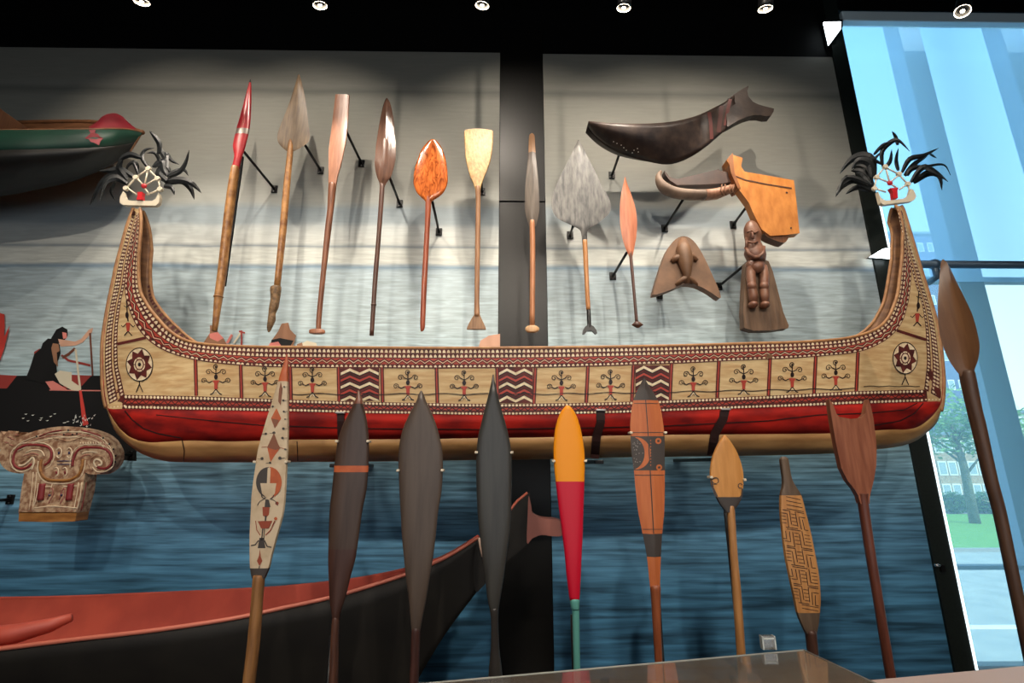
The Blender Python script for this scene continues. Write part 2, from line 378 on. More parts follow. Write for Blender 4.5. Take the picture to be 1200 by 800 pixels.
paddle('paddle', 'paddle with dark shiny lance-shaped blade catching a white highlight', YU, [
    dict(part='blade', m=mat('dark_polished_blade', (84, 60, 50), .2, c2=(112, 82, 68), scale=5, stretch=GR, spec=.8, bump=.2), th=.06, sec='ridge', rows=[(115, 452.5, 454), (120, 450, 457), (132, 447, 460), (145, 444.5, 462), (157, 442.5, 463), (170, 440.7, 464), (182, 439.7, 464), (190, 439, 463), (200, 440, 460.5), (208, 442, 457.5), (214, 444.5, 453), (220, 445.5, 450.5)]),
    dict(part='shaft', m=darkshaft, rows=[(219, 445.3, 450.6), (270, 441.7, 447), (320, 437.5, 443), (355, 435.3, 440.5), (357, 434.6, 441.2), (359, 435, 440.3), (393, 433, 438)])], GU)
def swirl(name, c1, c2, rough, scale=3):
    m = mat(name, c1, rough, spec=.6); nt = m.node_tree; N = nt.nodes; L = nt.links; b = N['Principled BSDF']
    tc = N.new('ShaderNodeTexCoord'); mp = N.new('ShaderNodeMapping'); mp.inputs['Scale'].default_value = (2.2, 1, .8); mp.inputs['Rotation'].default_value = (0, .5, 0)
    L.new(tc.outputs['Object'], mp.inputs[0]); n = N.new('ShaderNodeTexNoise'); n.inputs['Scale'].default_value = scale; n.inputs['Detail'].default_value = 6; n.inputs['Distortion'].default_value = 2.5
    L.new(mp.outputs[0], n.inputs['Vector']); r = N.new('ShaderNodeValToRGB'); E = r.color_ramp
    E.elements[0].position = .3; E.elements[0].color = lin(c1); E.elements[1].position = .62; E.elements[1].color = lin(c2)
    L.new(n.outputs['Fac'], r.inputs['Fac']); L.new(r.outputs['Color'], b.inputs['Base Color']); return m
paddle('paddle', 'paddle with glossy swirled orange-wood egg-shaped blade', YU, [
    dict(part='blade', m=swirl('swirled_orange_wood', (110, 46, 16), (205, 110, 52), .16, 9), th=.045, sec='lens', rows=[(164, 505, 510), (167, 500.7, 513.7), (175, 494, 518.7), (185, 490, 522), (197, 486, 524), (210, 484.5, 524.7), (217, 485, 523.7), (225, 488, 520), (230, 492, 515), (235, 497.5, 507), (237, 498.5, 505.5)]),
    dict(part='shaft', m=redshaft, rows=[(233, 498.7, 505.5), (270, 497.5, 503.7), (320, 494.5, 501), (370, 492.5, 498.7), (384, 492.5, 497.7), (388, 493, 495.5)])], GU)
pale = mat('pale_flecked_wood', (176, 134, 86), .5, c2=(204, 166, 112), scale=55, stretch=(1, 1, .6), bump=.3)
paddle('paddle', 'paddle with pale flecked fan-shaped blade, flat on top, and flared fishtail grip', YU, [
    dict(part='blade', m=pale, th=.025, sec='flat', rows=[(151.8, 553, 569), (153, 546, 576.5), (155.5, 544, 578), (170, 544.5, 577.5), (185, 545.5, 575.5), (197, 548, 572), (207, 551, 568), (215, 554.5, 565), (222, 556.7, 563.2)]),
    dict(part='shaft', m=wood('pale_brown_shaft', (128, 88, 60), (164, 122, 86), .5), rows=[(221, 556.8, 563.2), (240, 557.5, 563), (300, 556.5, 562.5), (350, 556, 561.7), (371, 555.5, 562.5)]),
    dict(part='grip', m=wood('brown_fishtail_wood', (116, 82, 54), (142, 106, 72), .5), th=.03, sec='flat', rows=[(369, 555.5, 562.5), (376, 551, 565.7), (383, 547.5, 569), (386, 547, 569.5)])], GU)
paddle('paddle', 'paddle with narrow dark translucent-looking blade hanging before the black pillar', YU, [
    dict(part='blade', m=[wood('light_tip_wood', (150, 112, 80), (172, 132, 96), .4), wood('narrow_dark_blade', (78, 70, 64), (104, 94, 84), .3)], th=.03, sec='ridge', breaks=[(178, 0), (999, 1)], rows=[(157, 621, 625.5), (160, 620, 626.5), (170, 619.5, 627), (182, 619, 628), (197, 617.5, 629.5), (215, 615.7, 631), (232, 615, 632), (245, 615, 632), (255, 617, 630.5), (265, 620, 628)]),
    dict(part='shaft', m=wood('orange_tan_shaft', (160, 104, 68), (188, 130, 90), .4), rows=[(262, 620.7, 626.7), (300, 621, 627.3), (383, 620.5, 626.7)]),
    dict(part='grip', m=wood('pale_disc_grip', (186, 146, 104), (206, 168, 124), .4), rows=[(382, 618, 629), (384, 615.7, 631.7), (387, 615.7, 631.7), (389, 618, 629)], th=.045)], GU)
greyb = mat('scuffed_grey_blade', (70, 70, 70), .45, c2=(118, 116, 112), scale=8, stretch=(5, 5, 1.2), bump=.3)
t = paddle('paddle', 'paddle with very broad grey heart-shaped blade and black crescent grip', YU, [
    dict(part='blade', m=greyb, th=.035, sec='ridge', rows=[(164, 677.3, 678.8), (167, 676, 680.5), (177, 671, 685.5), (190, 665, 692), (202, 658.7, 698), (215, 652.5, 704), (227, 648, 711), (235, 646.5, 715), (242, 646.5, 716), (250, 648.7, 713.7), (257, 655, 706), (263, 667.5, 699), (268, 677.5, 691), (273, 681, 688), (287, 682.5, 688.3)]),
    dict(part='shaft', m=wood('golden_shaft', (160, 104, 54), (192, 136, 84), .4), rows=[(286, 682.7, 688.4), (340, 685.5, 690.7), (363, 687, 692)]),
    dict(part='lower_shaft', m=blackp, rows=[(362, 687.3, 692), (384, 688.2, 693)])], GU)
mb = MB(); slab(mb, [(685.5, 383), (690.5, 380), (695.5, 383), (698.5, 387), (699.5, 391), (697.5, 391.5), (694, 388), (688, 388), (685, 391.5), (682.5, 391.5), (683, 387)], YU, .03); mb.build('grip', blackp, t, bevel=.003)
paddle('paddle', 'small paddle with slender orange leaf-shaped blade and thin dark shaft', YU, [
    dict(part='blade', m=wood('orange_leaf_wood', (168, 96, 66), (194, 120, 86), .4), th=.025, sec='ridge', rows=[(207.5, 732, 733), (215, 730.7, 735), (227, 728, 739.5), (240, 726.7, 743.7), (252, 726.5, 746), (265, 727, 746.5), (277, 729, 745.7), (287, 731.7, 744), (297, 735.7, 742), (301, 737.5, 741)]),
    dict(part='shaft', m=darkshaft, rows=[(299, 737.3, 740.9), (350, 742, 745.5), (378, 744.3, 748)]),
    dict(part='grip', m=darkshaft, th=.05, sm=False, rows=[(376.5, 744, 748.5), (380.5, 740, 754), (384, 746, 749)])], GU)

# lower row
white = mat('aged_cream_paint', (206, 184, 154), .5, c2=(178, 152, 120), scale=14, lo=.45, hi=.8)
orng = mat('orange_paint', (190, 96, 52), .5, c2=(172, 82, 44), scale=20); dgrey = mat('charcoal_paint', (66, 58, 54), .5); brwn = mat('brown_paint', (128, 78, 54), .5)
rust = mat('rust_red_paint', (146, 66, 42), .5)
t = paddle('paddle', 'cream paddle painted with orange diamonds and a figure, orange pointed tip', YL, [
    dict(part='blade', m=[orng, white, dgrey], th=.03, sec='flat', breaks=[(447, 0), (665, 1), (999, 2)], rows=[(415, 335.3, 337), (422, 334, 337.5), (435, 330, 337.7), (447, 326.7, 337.7), (460, 322.5, 337.9), (475, 318, 338), (500, 310, 338.5), (525, 303, 338), (543, 300, 337), (575, 295.5, 335.5), (600, 294, 333), (625, 293, 326.5), (650, 293, 319.5), (665, 293.7, 316), (671, 294.5, 313.5), (677, 296, 311)]),
    dict(part='shaft', m=wood('old_ochre_shaft', (122, 82, 46), (160, 112, 66), .5), rows=[(676, 296.7, 310), (700, 295, 308), (750, 290.5, 304.5), (800, 284.5, 298.7), (900, 273, 287)])], GL, clips=[(300, 541), (337, 541)], pole=(292, 760))
mb = MB(); YD = YL - .0165
def dp(poly, mi): pdecal(mb, poly, YD - .0002 * (mi + 1), mi)
def ds(pts, w, mi): pstroke(mb, pts, w, YD - .0002 * (mi + 1), mi)
dp([(329, 447), (331, 455), (329, 475), (326, 470), (327, 456)], 3)
dp([(324, 478), (329.5, 490), (322, 502), (317.5, 490)], 0); dp([(322, 502), (327, 492), (318, 490)], 3)
dp([(321, 507), (326, 520), (328.5, 525), (323, 527), (313, 524)], 3); dp([(313, 523), (328.5, 524), (317, 541)], 0)
for (x, y, s) in [(333, 453, 1), (332, 469, 1.3), (332.5, 482, 1.2), (334, 491, .9), (332, 502, 1.5), (331, 513, 1.5), (334, 526, 1), (319.5, 476, 1), (311.5, 508, 1.3), (307, 537, 1.7), (328, 536.5, 1.9), (321, 507, 1.7), (316.5, 542, 1.3)]:
    dp(arc(x, y, s * 1.1, s, 0, 330, 9), 2); ds([(x, y), (min(x + 6, 337), y)] if x > 325 else [(x, y), (x - 5, y + .5)], .5, 2)
ds([(313, 523), (306, 524)], .6, 1); ds([(328, 524), (334, 526)], .6, 1)
L_, R_ = [], []
dp(arc(315, 565, 15, 18, 90, 270, 14) + [(313, 566)], 2); dp(arc(316, 565, 14, 18, -90, 90, 14) + [(316, 566)], 0)
ds([(315.5, 548), (314.5, 566)], 3.5, 4)
for k in range(4): ds([(314, 550 + 4 * k), (317, 550 + 4 * k)], .8, 0)
dp([(305, 566), (324, 566), (322, 578), (315, 586), (307, 578)], 4)
for sx in (-1, 1):
    ds(arc(313.5 + 4 * sx, 580, 3.2, 3.6, 0, 360, 14), 1, 2); ds([(313.5 + 3 * sx, 584), (313.5 + 9 * sx, 587), (313.5 + 12 * sx, 592)], .8, 2)
    dp(arc(313.5 + 4 * sx, 580, 1.2, 1.2, 0, 340, 8), 2)
dp([(313, 573), (315, 579), (311, 579)], 2); dp([(311, 585), (315, 585), (317, 594), (310, 594)], 2)
dp([(307.5, 594), (316, 593), (315, 603), (312, 606), (308, 604)], 1); ds([(311.5, 604), (311, 610)], 1.6, 2); dp(arc(324.5, 589.5, 2, 2, 0, 330, 9), 1)
dp([(302, 610.5), (319, 610), (315, 619), (306, 619)], 1); dp(arc(323, 607.5, 2, 2, 0, 330, 9), 0)
ds([(299.5, 610), (301, 621), (305, 627)], 1, 1); ds([(322, 610), (317, 621), (311, 627)], 1.2, 1); ds([(308, 619), (306.5, 633)], 1.5, 2); ds([(310, 619), (309, 633)], 1, 2)
dp([(304, 630), (309, 630), (311, 642), (302, 642)], 2); ds([(303, 633), (299, 638), (294, 639)], 1.4, 2); ds([(310, 633), (313, 640), (318, 641)], 1.4, 2)
dp([(304.5, 643), (305.5, 652), (307.5, 657), (304, 663), (301, 657), (303.5, 651)], 1)
ds([(304, 663), (303.5, 666)], 1, 2)
mb.build('painted_figure', [orng, rust, dgrey, brwn, white], t)
dkb = wood('dark_brown_blade', (60, 44, 36), (76, 58, 48), .35, 3)
paddle('paddle', 'dark brown spindle-shaped paddle with one orange stripe across the blade', YL, [
    dict(part='blade', m=[wood('reddish_tip_wood', (120, 72, 54), (100, 64, 50), .35), dkb, orng, wood('dark_red_brown_blade', (58, 36, 30), (76, 50, 42), .35, 3)], th=.035, sec='lens', sub=6, breaks=[(474, 0), (545.5, 1), (553, 2), (640, 1), (999, 3)], rows=[(457, 419.3, 420.7), (465, 417.5, 424), (475, 413.7, 426), (487, 407, 429), (500, 401, 431), (517, 395.7, 432.5), (545.5, 391.7, 432), (553, 391, 431.5), (575, 388.7, 429.5), (600, 386, 424.5), (650, 384.5, 417.5), (675, 385, 411), (700, 386, 405), (715, 388, 400), (727, 389.5, 397.5)]),
    dict(part='shaft', m=darkshaft, rows=[(725, 389.4, 397.6), (750, 387.5, 397), (800, 385.5, 396), (900, 380, 392)])], GL, clips=[(395.7, 517), (432.2, 517)], pole=(389, 745))
paddle('paddle', 'broadest grey-brown paddle of the front row, pointed, with plain smooth blade', YL, [
    dict(part='blade', m=wood('grey_brown_blade', (74, 61, 53), (88, 74, 64), .38, 3), th=.035, sec='lens', rows=[(457.6, 492.8, 494.4), (463, 490, 497), (470, 487.8, 499.5), (483, 481, 505.7), (500, 473, 512), (515, 469, 516), (530, 467, 518.7), (550, 467, 519), (575, 468, 517.6), (600, 469.4, 513.5), (625, 470.7, 511), (650, 473, 508), (675, 475.5, 504), (700, 478.7, 500), (725, 481, 495), (742, 482.3, 492)]),
    dict(part='shaft', m=wood('plum_brown_shaft', (58, 36, 32), (78, 48, 42), .4), rows=[(738, 482.3, 492.3), (770, 481, 491.5), (800, 479.5, 490.5), (900, 476, 487)])], GL, clips=[(467, 551), (519, 551)], pole=(486, 745))
paddle('paddle', 'charcoal paddle with long needle-like tip overlapping the canoe zigzag panel', YL, [
    dict(part='blade', m=wood('charcoal_blade', (52, 50, 48), (64, 62, 58), .32, 3), th=.035, sec='lens', rows=[(439, 577.4, 578.6), (447, 575.8, 579.9), (460, 573, 583), (475, 569, 586.5), (492, 564.8, 591.4), (510, 560.5, 596), (530, 558.3, 599.4), (560, 558, 600), (600, 559.5, 599), (625, 562, 597), (650, 565, 593.7), (675, 568, 590.5), (700, 571, 586.5), (716, 574.3, 584)]),
    dict(part='shaft', m=wood('charcoal_shaft', (48, 44, 42), (60, 56, 52), .32, 3), rows=[(714, 574.2, 584.2), (730, 575.5, 584), (760, 575, 585.3), (790, 572.5, 588.7), (830, 571, 590), (900, 575, 586)])], GL, clips=[(558.3, 530), (599.6, 530)], pole=(581, 740))
paddle('paddle', 'paddle painted in flat yellow, crimson and turquoise bands', YL, [
    dict(part='blade', m=[mat('yellow_orange_paint', (240, 148, 10), .45), mat('crimson_paint', (196, 12, 44), .4)], th=.035, sec='lens', sub=5, breaks=[(564, 0), (999, 1)], rows=[(475, 663, 666.5), (478, 660.5, 670), (485, 655.8, 674.7), (500, 651, 680), (520, 648.8, 683.8), (540, 648.8, 685.5), (564, 651, 685), (600, 655.4, 683.8), (625, 658.7, 683), (650, 661.7, 681.7), (675, 664, 680.7), (703, 667.5, 679.3)]),
    dict(part='shaft', m=mat('turquoise_paint', (92, 158, 148), .5), rows=[(703, 667.8, 679.2), (712, 669, 679), (722, 670.7, 679), (800, 672.5, 680.5), (900, 676, 685)])], GL, clips=[(648.6, 540), (685.7, 540)], pole=(671, 720))
orw = wood('orange_stained_wood', (182, 96, 50), (196, 110, 60), .5)
t = paddle('paddle', 'orange and charcoal banded paddle with a carved crescent and four rings', YL, [
    dict(part='blade', m=[dgrey, orw, wood('orange_shaft_wood', (126, 62, 34), (158, 86, 50), .4)], th=.03, sec='ridge', sub=6, breaks=[(469, 0), (511, 1), (551, 0), (625, 1), (652, 0), (999, 1)], rows=[(443, 753.8, 755.4), (450, 750.5, 759.5), (460, 745.5, 765.8), (469, 742.2, 771.2), (480, 740, 774.5), (495, 738.7, 777), (511, 739, 778.7), (530, 740, 779), (551, 742.8, 779), (575, 745, 779), (600, 748, 778.3), (625, 753, 776), (652, 758, 774.5), (675, 760.5, 773.8), (690, 762, 773.8)]),
    dict(part='shaft', m=wood('orange_brown_shaft', (122, 62, 36), (152, 84, 50), .4), rows=[(688, 762, 774), (700, 763, 774), (750, 766, 775), (800, 769, 777.5), (900, 775, 784)])], GL, clips=[(738.5, 507), (778.7, 507)], pole=(771, 700))
mb = MB(); bl = [c for c in t.children if c.name.startswith('blade')][0]
def bvh_of(o):
    og = ORG[o.name]; me = o.data
    return BVHTree.FromPolygons([v.co + og for v in me.vertices], [tuple(p.vertices) for p in me.polygons])
def hit(bvh, px, py, lift, Yn):
    d = ray(px, py).normalized(); h = bvh.ray_cast(CAM, d)
    if h[0] is None:
        n = bvh.find_nearest(P(px, py, Yn)); return P(px, py, n[0].y) - d * lift
    return h[0] - d * lift
def hpoly(mb, bvh, poly, mi, lift, Yn): mb.add([hit(bvh, x, y, lift, Yn) for x, y in poly], tri(poly), mi)
def hstroke(mb, bvh, pts, w, mi, lift, Yn):
    L, R = ribbon2(pts, w); n = len(pts)
    mb.add([hit(bvh, x, y, lift, Yn) for x, y in L + R], [(i, i + 1, n + i + 1, n + i) for i in range(n - 1)], mi)
bv = bvh_of(bl)
def dens(pts, k=6):
    out = []
    for i in range(len(pts) - 1):
        for j in range(k): out.append(tuple(a + (b - a) * j / k for a, b in zip(pts[i], pts[i + 1])))
    return out + [pts[-1]]
cres = arc(741, 531, 21, 19, -80, 80, 16); 
w_ = [.6 + 6.5 * math.sin(PI * i / 16) for i in range(17)]
hstroke(mb, bv, [(x - 3 * math.sin(PI * i / 16), y) for i, (x, y) in enumerate(cres)], w_, 1, .002, YL)
for cx, cy in [(771.5, 516.5), (772.5, 547.5)]:
    hpoly(mb, bv, arc(cx, cy, 3.6, 3.6, 0, 345, 14), 1, .002, YL); hpoly(mb, bv, arc(cx, cy, 1.5, 1.5, 0, 330, 9), 0, .003, YL)
for k in range(46):
    x = 742 + 15 * random.random(); y = 515 + 33 * random.random()
    if (x - 741) ** 2 / 13 ** 2 + (y - 531) ** 2 / 17 ** 2 < 1: hpoly(mb, bv, arc(x, y, .8, .6, 0, 300, 5), 2, .002, YL)
for k in range(9): hpoly(mb, bv, arc(762.5, 516 + 3.6 * k, .7, .9, 0, 300, 5), 1, .002, YL)
for yy in (472.5, 506.5, 556.5, 620): hstroke(mb, bv, dens([(743 if yy < 500 else 740 if yy < 540 else 744 if yy < 600 else 753, yy), (771 if yy < 500 else 778 if yy < 600 else 776, yy)], 12), .7, 0, .0018, YL)
hstroke(mb, bv, dens([(755, 446), (759, 500), (762, 551), (766, 625)], 8), 1.1, 0, .002, YL)
mb.build('painted_motif', [dgrey, orw, mat('grey_speck_paint', (128, 120, 112), .5)], t)
och = wood('ochre_leaf_wood', (190, 128, 62), (206, 144, 76), .5)
t = paddle('paddle', 'small paddle with ochre leaf-shaped blade, charcoal base and two curled hooks', YL, [
    dict(part='blade', m=[och, dgrey], th=.03, sec='flat', breaks=[(582, 0), (999, 1)], rows=[(509.7, 848.2, 849.6), (518, 842.4, 856), (527, 837.8, 862), (537, 834, 866.5), (550, 831.8, 870.2), (560, 832, 871.2), (570, 834, 870.7), (582, 838.6, 869), (590, 843, 865.4), (596, 847.5, 861), (600, 850, 860.5)]),
    dict(part='shaft', m=wood('honey_shaft', (160, 108, 60), (190, 136, 82), .45), rows=[(597, 852, 860.7), (650, 855.6, 864.2), (700, 859, 868.7), (800, 866, 876), (900, 874, 885)])], GL, clips=[(832, 559), (871, 562)], pole=(850.5, 598))
mb = MB(); YD = YL - .0165
pstroke(mb, [(834, 563), (836, 572), (840, 582)], [1.5, 2, 3], YD - .0004, 0); pstroke(mb, [(834, 562), (837, 560)] + arc(838.5, 563, 3.6, 3.6, 110, -170, 10), 1, YD - .0004, 0)
mb.build('hook_motif', [dgrey], t); mb = MB(); pstroke(mb, [(870, 572), (869.5, 580), (867, 584)], [1.2, 2, 3], YD - .0004, 0); pstroke(mb, [(870, 568)] + arc(868, 569, 2.8, 2.8, 80, 300, 10), 1, YD - .0004, 0)
mb.build('hook_motif', [dgrey], t)
pat = wood('tan_patterned_wood', (196, 140, 82), (180, 122, 66), .5); dkl = mat('dark_incised_lines', (60, 38, 28), .6)
t = paddle('paddle', 'tan paddle with maze-like incised geometric pattern and grey-brown knob end up', YL, [
    dict(part='blade', m=[wood('grey_brown_end', (86, 68, 54), (104, 84, 66), .5), pat], th=.03, sec='flat', sub=5, breaks=[(580, 0), (717, 1), (999, 0)], rows=[(535, 916.3, 920.5), (537, 914.6, 922.3), (541, 914.2, 923.6), (560, 916.7, 927), (570, 916.5, 932), (580, 914, 938.3), (600, 913.7, 943.7), (625, 916, 950), (650, 919, 955), (675, 924, 959.3), (700, 929.5, 961), (717, 933, 960), (730, 938, 958.5), (742, 944, 956)]),
    dict(part='shaft', m=darkshaft, rows=[(740, 944, 956), (750, 945, 957), (800, 950.5, 962), (900, 961, 973)])], GL, pole=(953, 745))
mb = MB(); bv = bvh_of([c for c in t.children if c.name.startswith('blade')][0])
def edge8(y):
    R = [(580, 914, 938.3), (600, 913.7, 943.7), (625, 916, 950), (650, 919, 955), (675, 924, 959.3), (700, 929.5, 961), (717, 933, 960)]
    for a, b in zip(R, R[1:]):
        if y <= b[0]: f = (y - a[0]) / (b[0] - a[0]); return a[1] + (b[1] - a[1]) * f, a[2] + (b[2] - a[2]) * f
    return R[-1][1:]
def m8(u, v):  # u 0..1 across, v 0..1 down pattern area
    y = 581 + 134 * v; a, b = edge8(y); return (a + 1 + (b - a - 2) * u, y - 2 + 5 * u)
def l8(pts, w=.9): hstroke(mb, bv, dens([m8(*p) for p in pts], 3), w, 0, .0015, YL)
for v in (.01, .045, .08, .115, .985, .955): l8([(0, v), (1, v)], .8)
for k in range(5):
    v0 = .13 + k * .165; v1 = v0 + .15; vm = (v0 + v1) / 2
    if k % 2 == 0:
        l8([(0, v0), (.38, v0), (.38, v1 - .03)]); l8([(0, v0 + .03), (.26, v0 + .03), (.26, v1)]); l8([(0, v1), (.6, v1)])
        l8([(1, v0), (.62, v0), (.62, v1 - .02)]); l8([(1, v0 + .04), (.74, v0 + .04), (.74, v1)]); l8([(.86, v0 + .06), (.86, v1), (1, v1)])
    else:
        l8([(1, v1), (.62, v1), (.62, v0 + .03)]); l8([(1, v1 - .03), (.74, v1 - .03), (.74, v0)]); l8([(0, v0), (.7, v0)])
        l8([(0, v1), (.38, v1), (.38, v0 + .02)]); l8([(0, v1 - .04), (.26, v1 - .04), (.26, v0 + .02)]); l8([(.12, v0 + .02), (.12, v1 - .06), (0, v1 - .06)])
    for q in range(4): l8([(.42, v0 + .025 + q * .032), (.6, v0 + .025 + q * .032)], .7)
    for q in range(3): l8([(.0, v0 + .055 + q * .03), (.2, v0 + .055 + q * .03)] if k % 2 == 0 else [(.8, v0 + .03 + q * .03), (1, v0 + .03 + q * .03)], .7)
mb.build('incised_pattern', dkl, t)
# forked paddle
base = P(1044, 800, YL)
t = thing('paddle', 'reddish brown paddle whose blade ends in two horn-like prongs', 'paddle', base, GL)
rb = wood('red_brown_blade', (124, 70, 48), (150, 92, 66), .4)
mb = MB(); slab(mb, [(969.5, 467), (974, 474), (978, 485), (981, 488.5), (995, 491), (1008, 489.5), (1011.5, 485), (1013.5, 474), (1015, 467), (1018, 476), (1021, 490), (1023.5, 510), (1024.8, 525), (1024.3, 545), (1022, 560), (1019, 572), (1016.8, 582), (1016.5, 590), (1006, 590), (1003.5, 581), (999, 573), (991, 563), (984, 549), (979, 527), (974.5, 503), (971, 480)], YL, .03)
mb.build('blade', rb, t, bevel=.008)
mb = MB(); loft(mb, [(578, 1003.5, 1016.5), (590, 1006, 1017), (650, 1015, 1025.5), (700, 1023.5, 1033.7), (795, 1039, 1049.5), (900, 1057, 1068)], YL); mb.build('shaft', wood('red_brown_shaft', (88, 46, 34), (112, 62, 46), .35), t, smooth=True)
a = P(1033, 745, YL + .05); MB().tube([(a.x, YL + .05, a.z), (a.x, YL + .05, 0)], .011).build('mount_pole', M_blackmetal, t, smooth=True)
paddle('paddle', 'large dark brown paddle at the far right, leaf blade silhouetted before the window', YL, [
    dict(part='blade', m=wood('umber_blade', (94, 62, 40), (116, 80, 52), .4, 3), th=.04, sec='ridge', rows=[(304, 1104, 1106), (312, 1102, 1112.5), (330, 1100.5, 1121), (350, 1099, 1131), (370, 1099, 1140), (390, 1101, 1145.5), (405, 1105, 1148), (420, 1111, 1146.5), (432, 1118.7, 1142.5), (441, 1126, 1140.5)]),
    dict(part='shaft', m=wood('umber_shaft', (70, 46, 34), (92, 64, 46), .45), rows=[(438, 1126, 1140.5), (480, 1135, 1149), (500, 1140, 1154), (560, 1154, 1167), (600, 1165, 1177.5), (665, 1178.7, 1191), (740, 1194.5, 1207), (800, 1207, 1220), (900, 1228, 1242)])], GL, pole=(1201, 740))

# ------------------------------------------------------------------ wall brackets
def bracket(px, py, label, L=.425, tgt=None):
    c = P(px, py, YM); t = thing('wall_bracket', label, 'bracket', (c.x, YM, c.z), 'black brackets that hold the objects off the mural')
    MB().box(c.x - .028, c.x + .028, YM - .012, YM, c.z - .036, c.z + .036).build('plate', M_blackmetal, t, bevel=.003)
    MB().tube([(c.x, YM - .01, c.z), P(tgt[0], tgt[1], YU + .02) if tgt else (c.x, YM - L, c.z)], .011).build('rod', M_blackmetal, t, smooth=True)
    for s in (-1, 1): MB().tube([(c.x, YM - .012, c.z + s * .024), (c.x, YM - .017, c.z + s * .024)], .006, 8).build('screw', M_screw, t, smooth=True)
TG = {322: (286, 178), 376: (355, 166), 424: (404, 150), 468.5: (456, 206), 514.5: (506, 233), 668: (673, 260), 718: (734.5, 296), 717: (728, 174), 778.7: (804, 228), 858.7: (878, 238), 842: (878, 306), 772.5: (775, 338)}
M_screw = mat('steel_screw', (120, 120, 120), .3, 1)
for a in [(322, 222, 'black wall bracket behind the red-bladed paddle'), (376, 200, 'black wall bracket behind the spade-bladed paddle'), (424, 192, 'black wall bracket behind the square-ended paddle'),
          (468.5, 239, 'black wall bracket behind the dark lance-bladed paddle'), (514.5, 272, 'black wall bracket behind the glossy orange paddle'), (565, 225, 'black wall bracket half hidden by the pale fan-shaped paddle'),
          (668, 275.7, 'black wall bracket behind the grey heart-shaped paddle'), (718, 323.7, 'black wall bracket behind the small orange leaf paddle'), (717, 205.7, 'black wall bracket under the dark fish-tailed carving'),
          (778.7, 268, 'black wall bracket under the grey hooked end of the orange board'), (858.7, 263.7, 'black wall bracket behind the broad orange board'), (842, 335.7, 'black wall bracket at the side of the carved figure board'),
          (772.5, 346, 'black wall bracket at the lower left of the triangular carving'), (155, 532.5, 'black wall bracket at the right of the scrolled white carving'), (13, 585, 'black wall bracket at the left of the scrolled white carving'),
          (624, 290, 'black bracket hidden behind the narrow paddle on the pillar'), (800, 148, 'black wall bracket hidden behind the dark fish-tailed carving')][:15]:
    bracket(a[0], a[1], a[2], tgt=TG.get(a[0]))
# bracket rods of the two side ones reach sideways to the carving
# ------------------------------------------------------------------ painted canoe
ST = [((157, 244), None, None, (164, 245)), ((149, 266), None, None, (165, 262)), ((143, 288), None, None, (163, 290)), ((137, 310), None, None, (162, 306)), ((132, 334), None, None, (162, 322)),
      ((127, 358), None, None, (163, 335)), ((123, 382), None, None, (165, 344)), ((120.5, 402), None, None, (169, 352)), ((120, 425), None, None, (176, 363)), ((121, 454), None, None, (185, 374)),
      ((124, 474), None, None, (195, 385)), ((129, 490), (130, 486), (128, 478.5), (207, 394)), ((136, 506), (141, 502), (140, 479), (220, 400)), ((150, 520), (155, 513), (165, 479), (240, 403.5)),
      ((168, 532), (175, 518), (190, 479.5), (258, 405)), ((190, 539), (200, 517), (215, 480), (280, 406)), ((213, 541), (225, 516), (240, 480), (298, 406.5)), ((270, 541), (275, 517), (285, 481), (320, 407)),
      ((338, 540.5), (338, 515), (338, 482), (345, 407)), ((420, 540), (420, 514.5), (420, 484), (420, 407.5)), ((500, 539), (500, 514), (500, 485), (500, 408)), ((560, 538), (560, 513), (560, 486), (560, 408)),
      ((640, 537), (640, 512), (640, 485.5), (640, 407.5)), ((720, 535), (720, 510), (720, 484), (720, 406.5)), ((800, 534), (800, 509), (800, 481), (800, 405)), ((880, 533), (880, 508.5), (880, 478), (875, 402.7)),
      ((940, 532), (940, 508), (940, 476), (925, 401.5)), ((990, 530), (985, 507), (985, 474), (955, 400)), ((1023, 526.5), (1025, 504), (1010, 473), (975, 398.5)), ((1045, 524), (1045, 503), (1035, 472), (995, 396)),
      ((1060, 521), (1062, 503), (1055, 471.5), (1015, 391)), ((1075, 515), (1075, 500), (1073, 471), (1030, 384)), ((1088, 505), (1086, 493), (1087, 470.5), (1041, 373)), ((1098, 494), (1095, 484), (1098, 470), (1048, 358)),
      ((1103, 478), (1101.5, 474), (1102, 470), (1052, 346)), ((1105, 462), None, None, (1054, 333)), ((1105.5, 445), None, None, (1055.5, 320)), ((1104, 425), None, None, (1057, 306)), ((1101.5, 402), None, None, (1058, 295)),
      ((1096, 373), None, None, (1058, 285)), ((1086, 339), None, None, (1058.5, 272)), ((1076, 306), None, None, (1058, 263)), ((1067, 275), None, None, (1056, 254)), ((1058.6, 247), None, None, (1053, 245)), ((1055, 241), None, None, (1050, 241))]
rows = []
for O, K, W, S in ST:
    if K is None:
        K = (O[0] + (S[0] - O[0]) * .01, O[1] + (S[1] - O[1]) * .01); W = (O[0] + (S[0] - O[0]) * .02, O[1] + (S[1] - O[1]) * .02)
    rows.append(O + K + W + S)
rows = catmull(rows, 5)
def hb(sx, i, n):
    h = .34 * (1 - min(1, abs(sx - 608) / 455) ** 2.4) + .045
    e = min(i, n - 1 - i) / 9.0
    return h * min(1, .25 + e * .75) if e < 1 else h
NR = len(rows); grid = []; lev = []
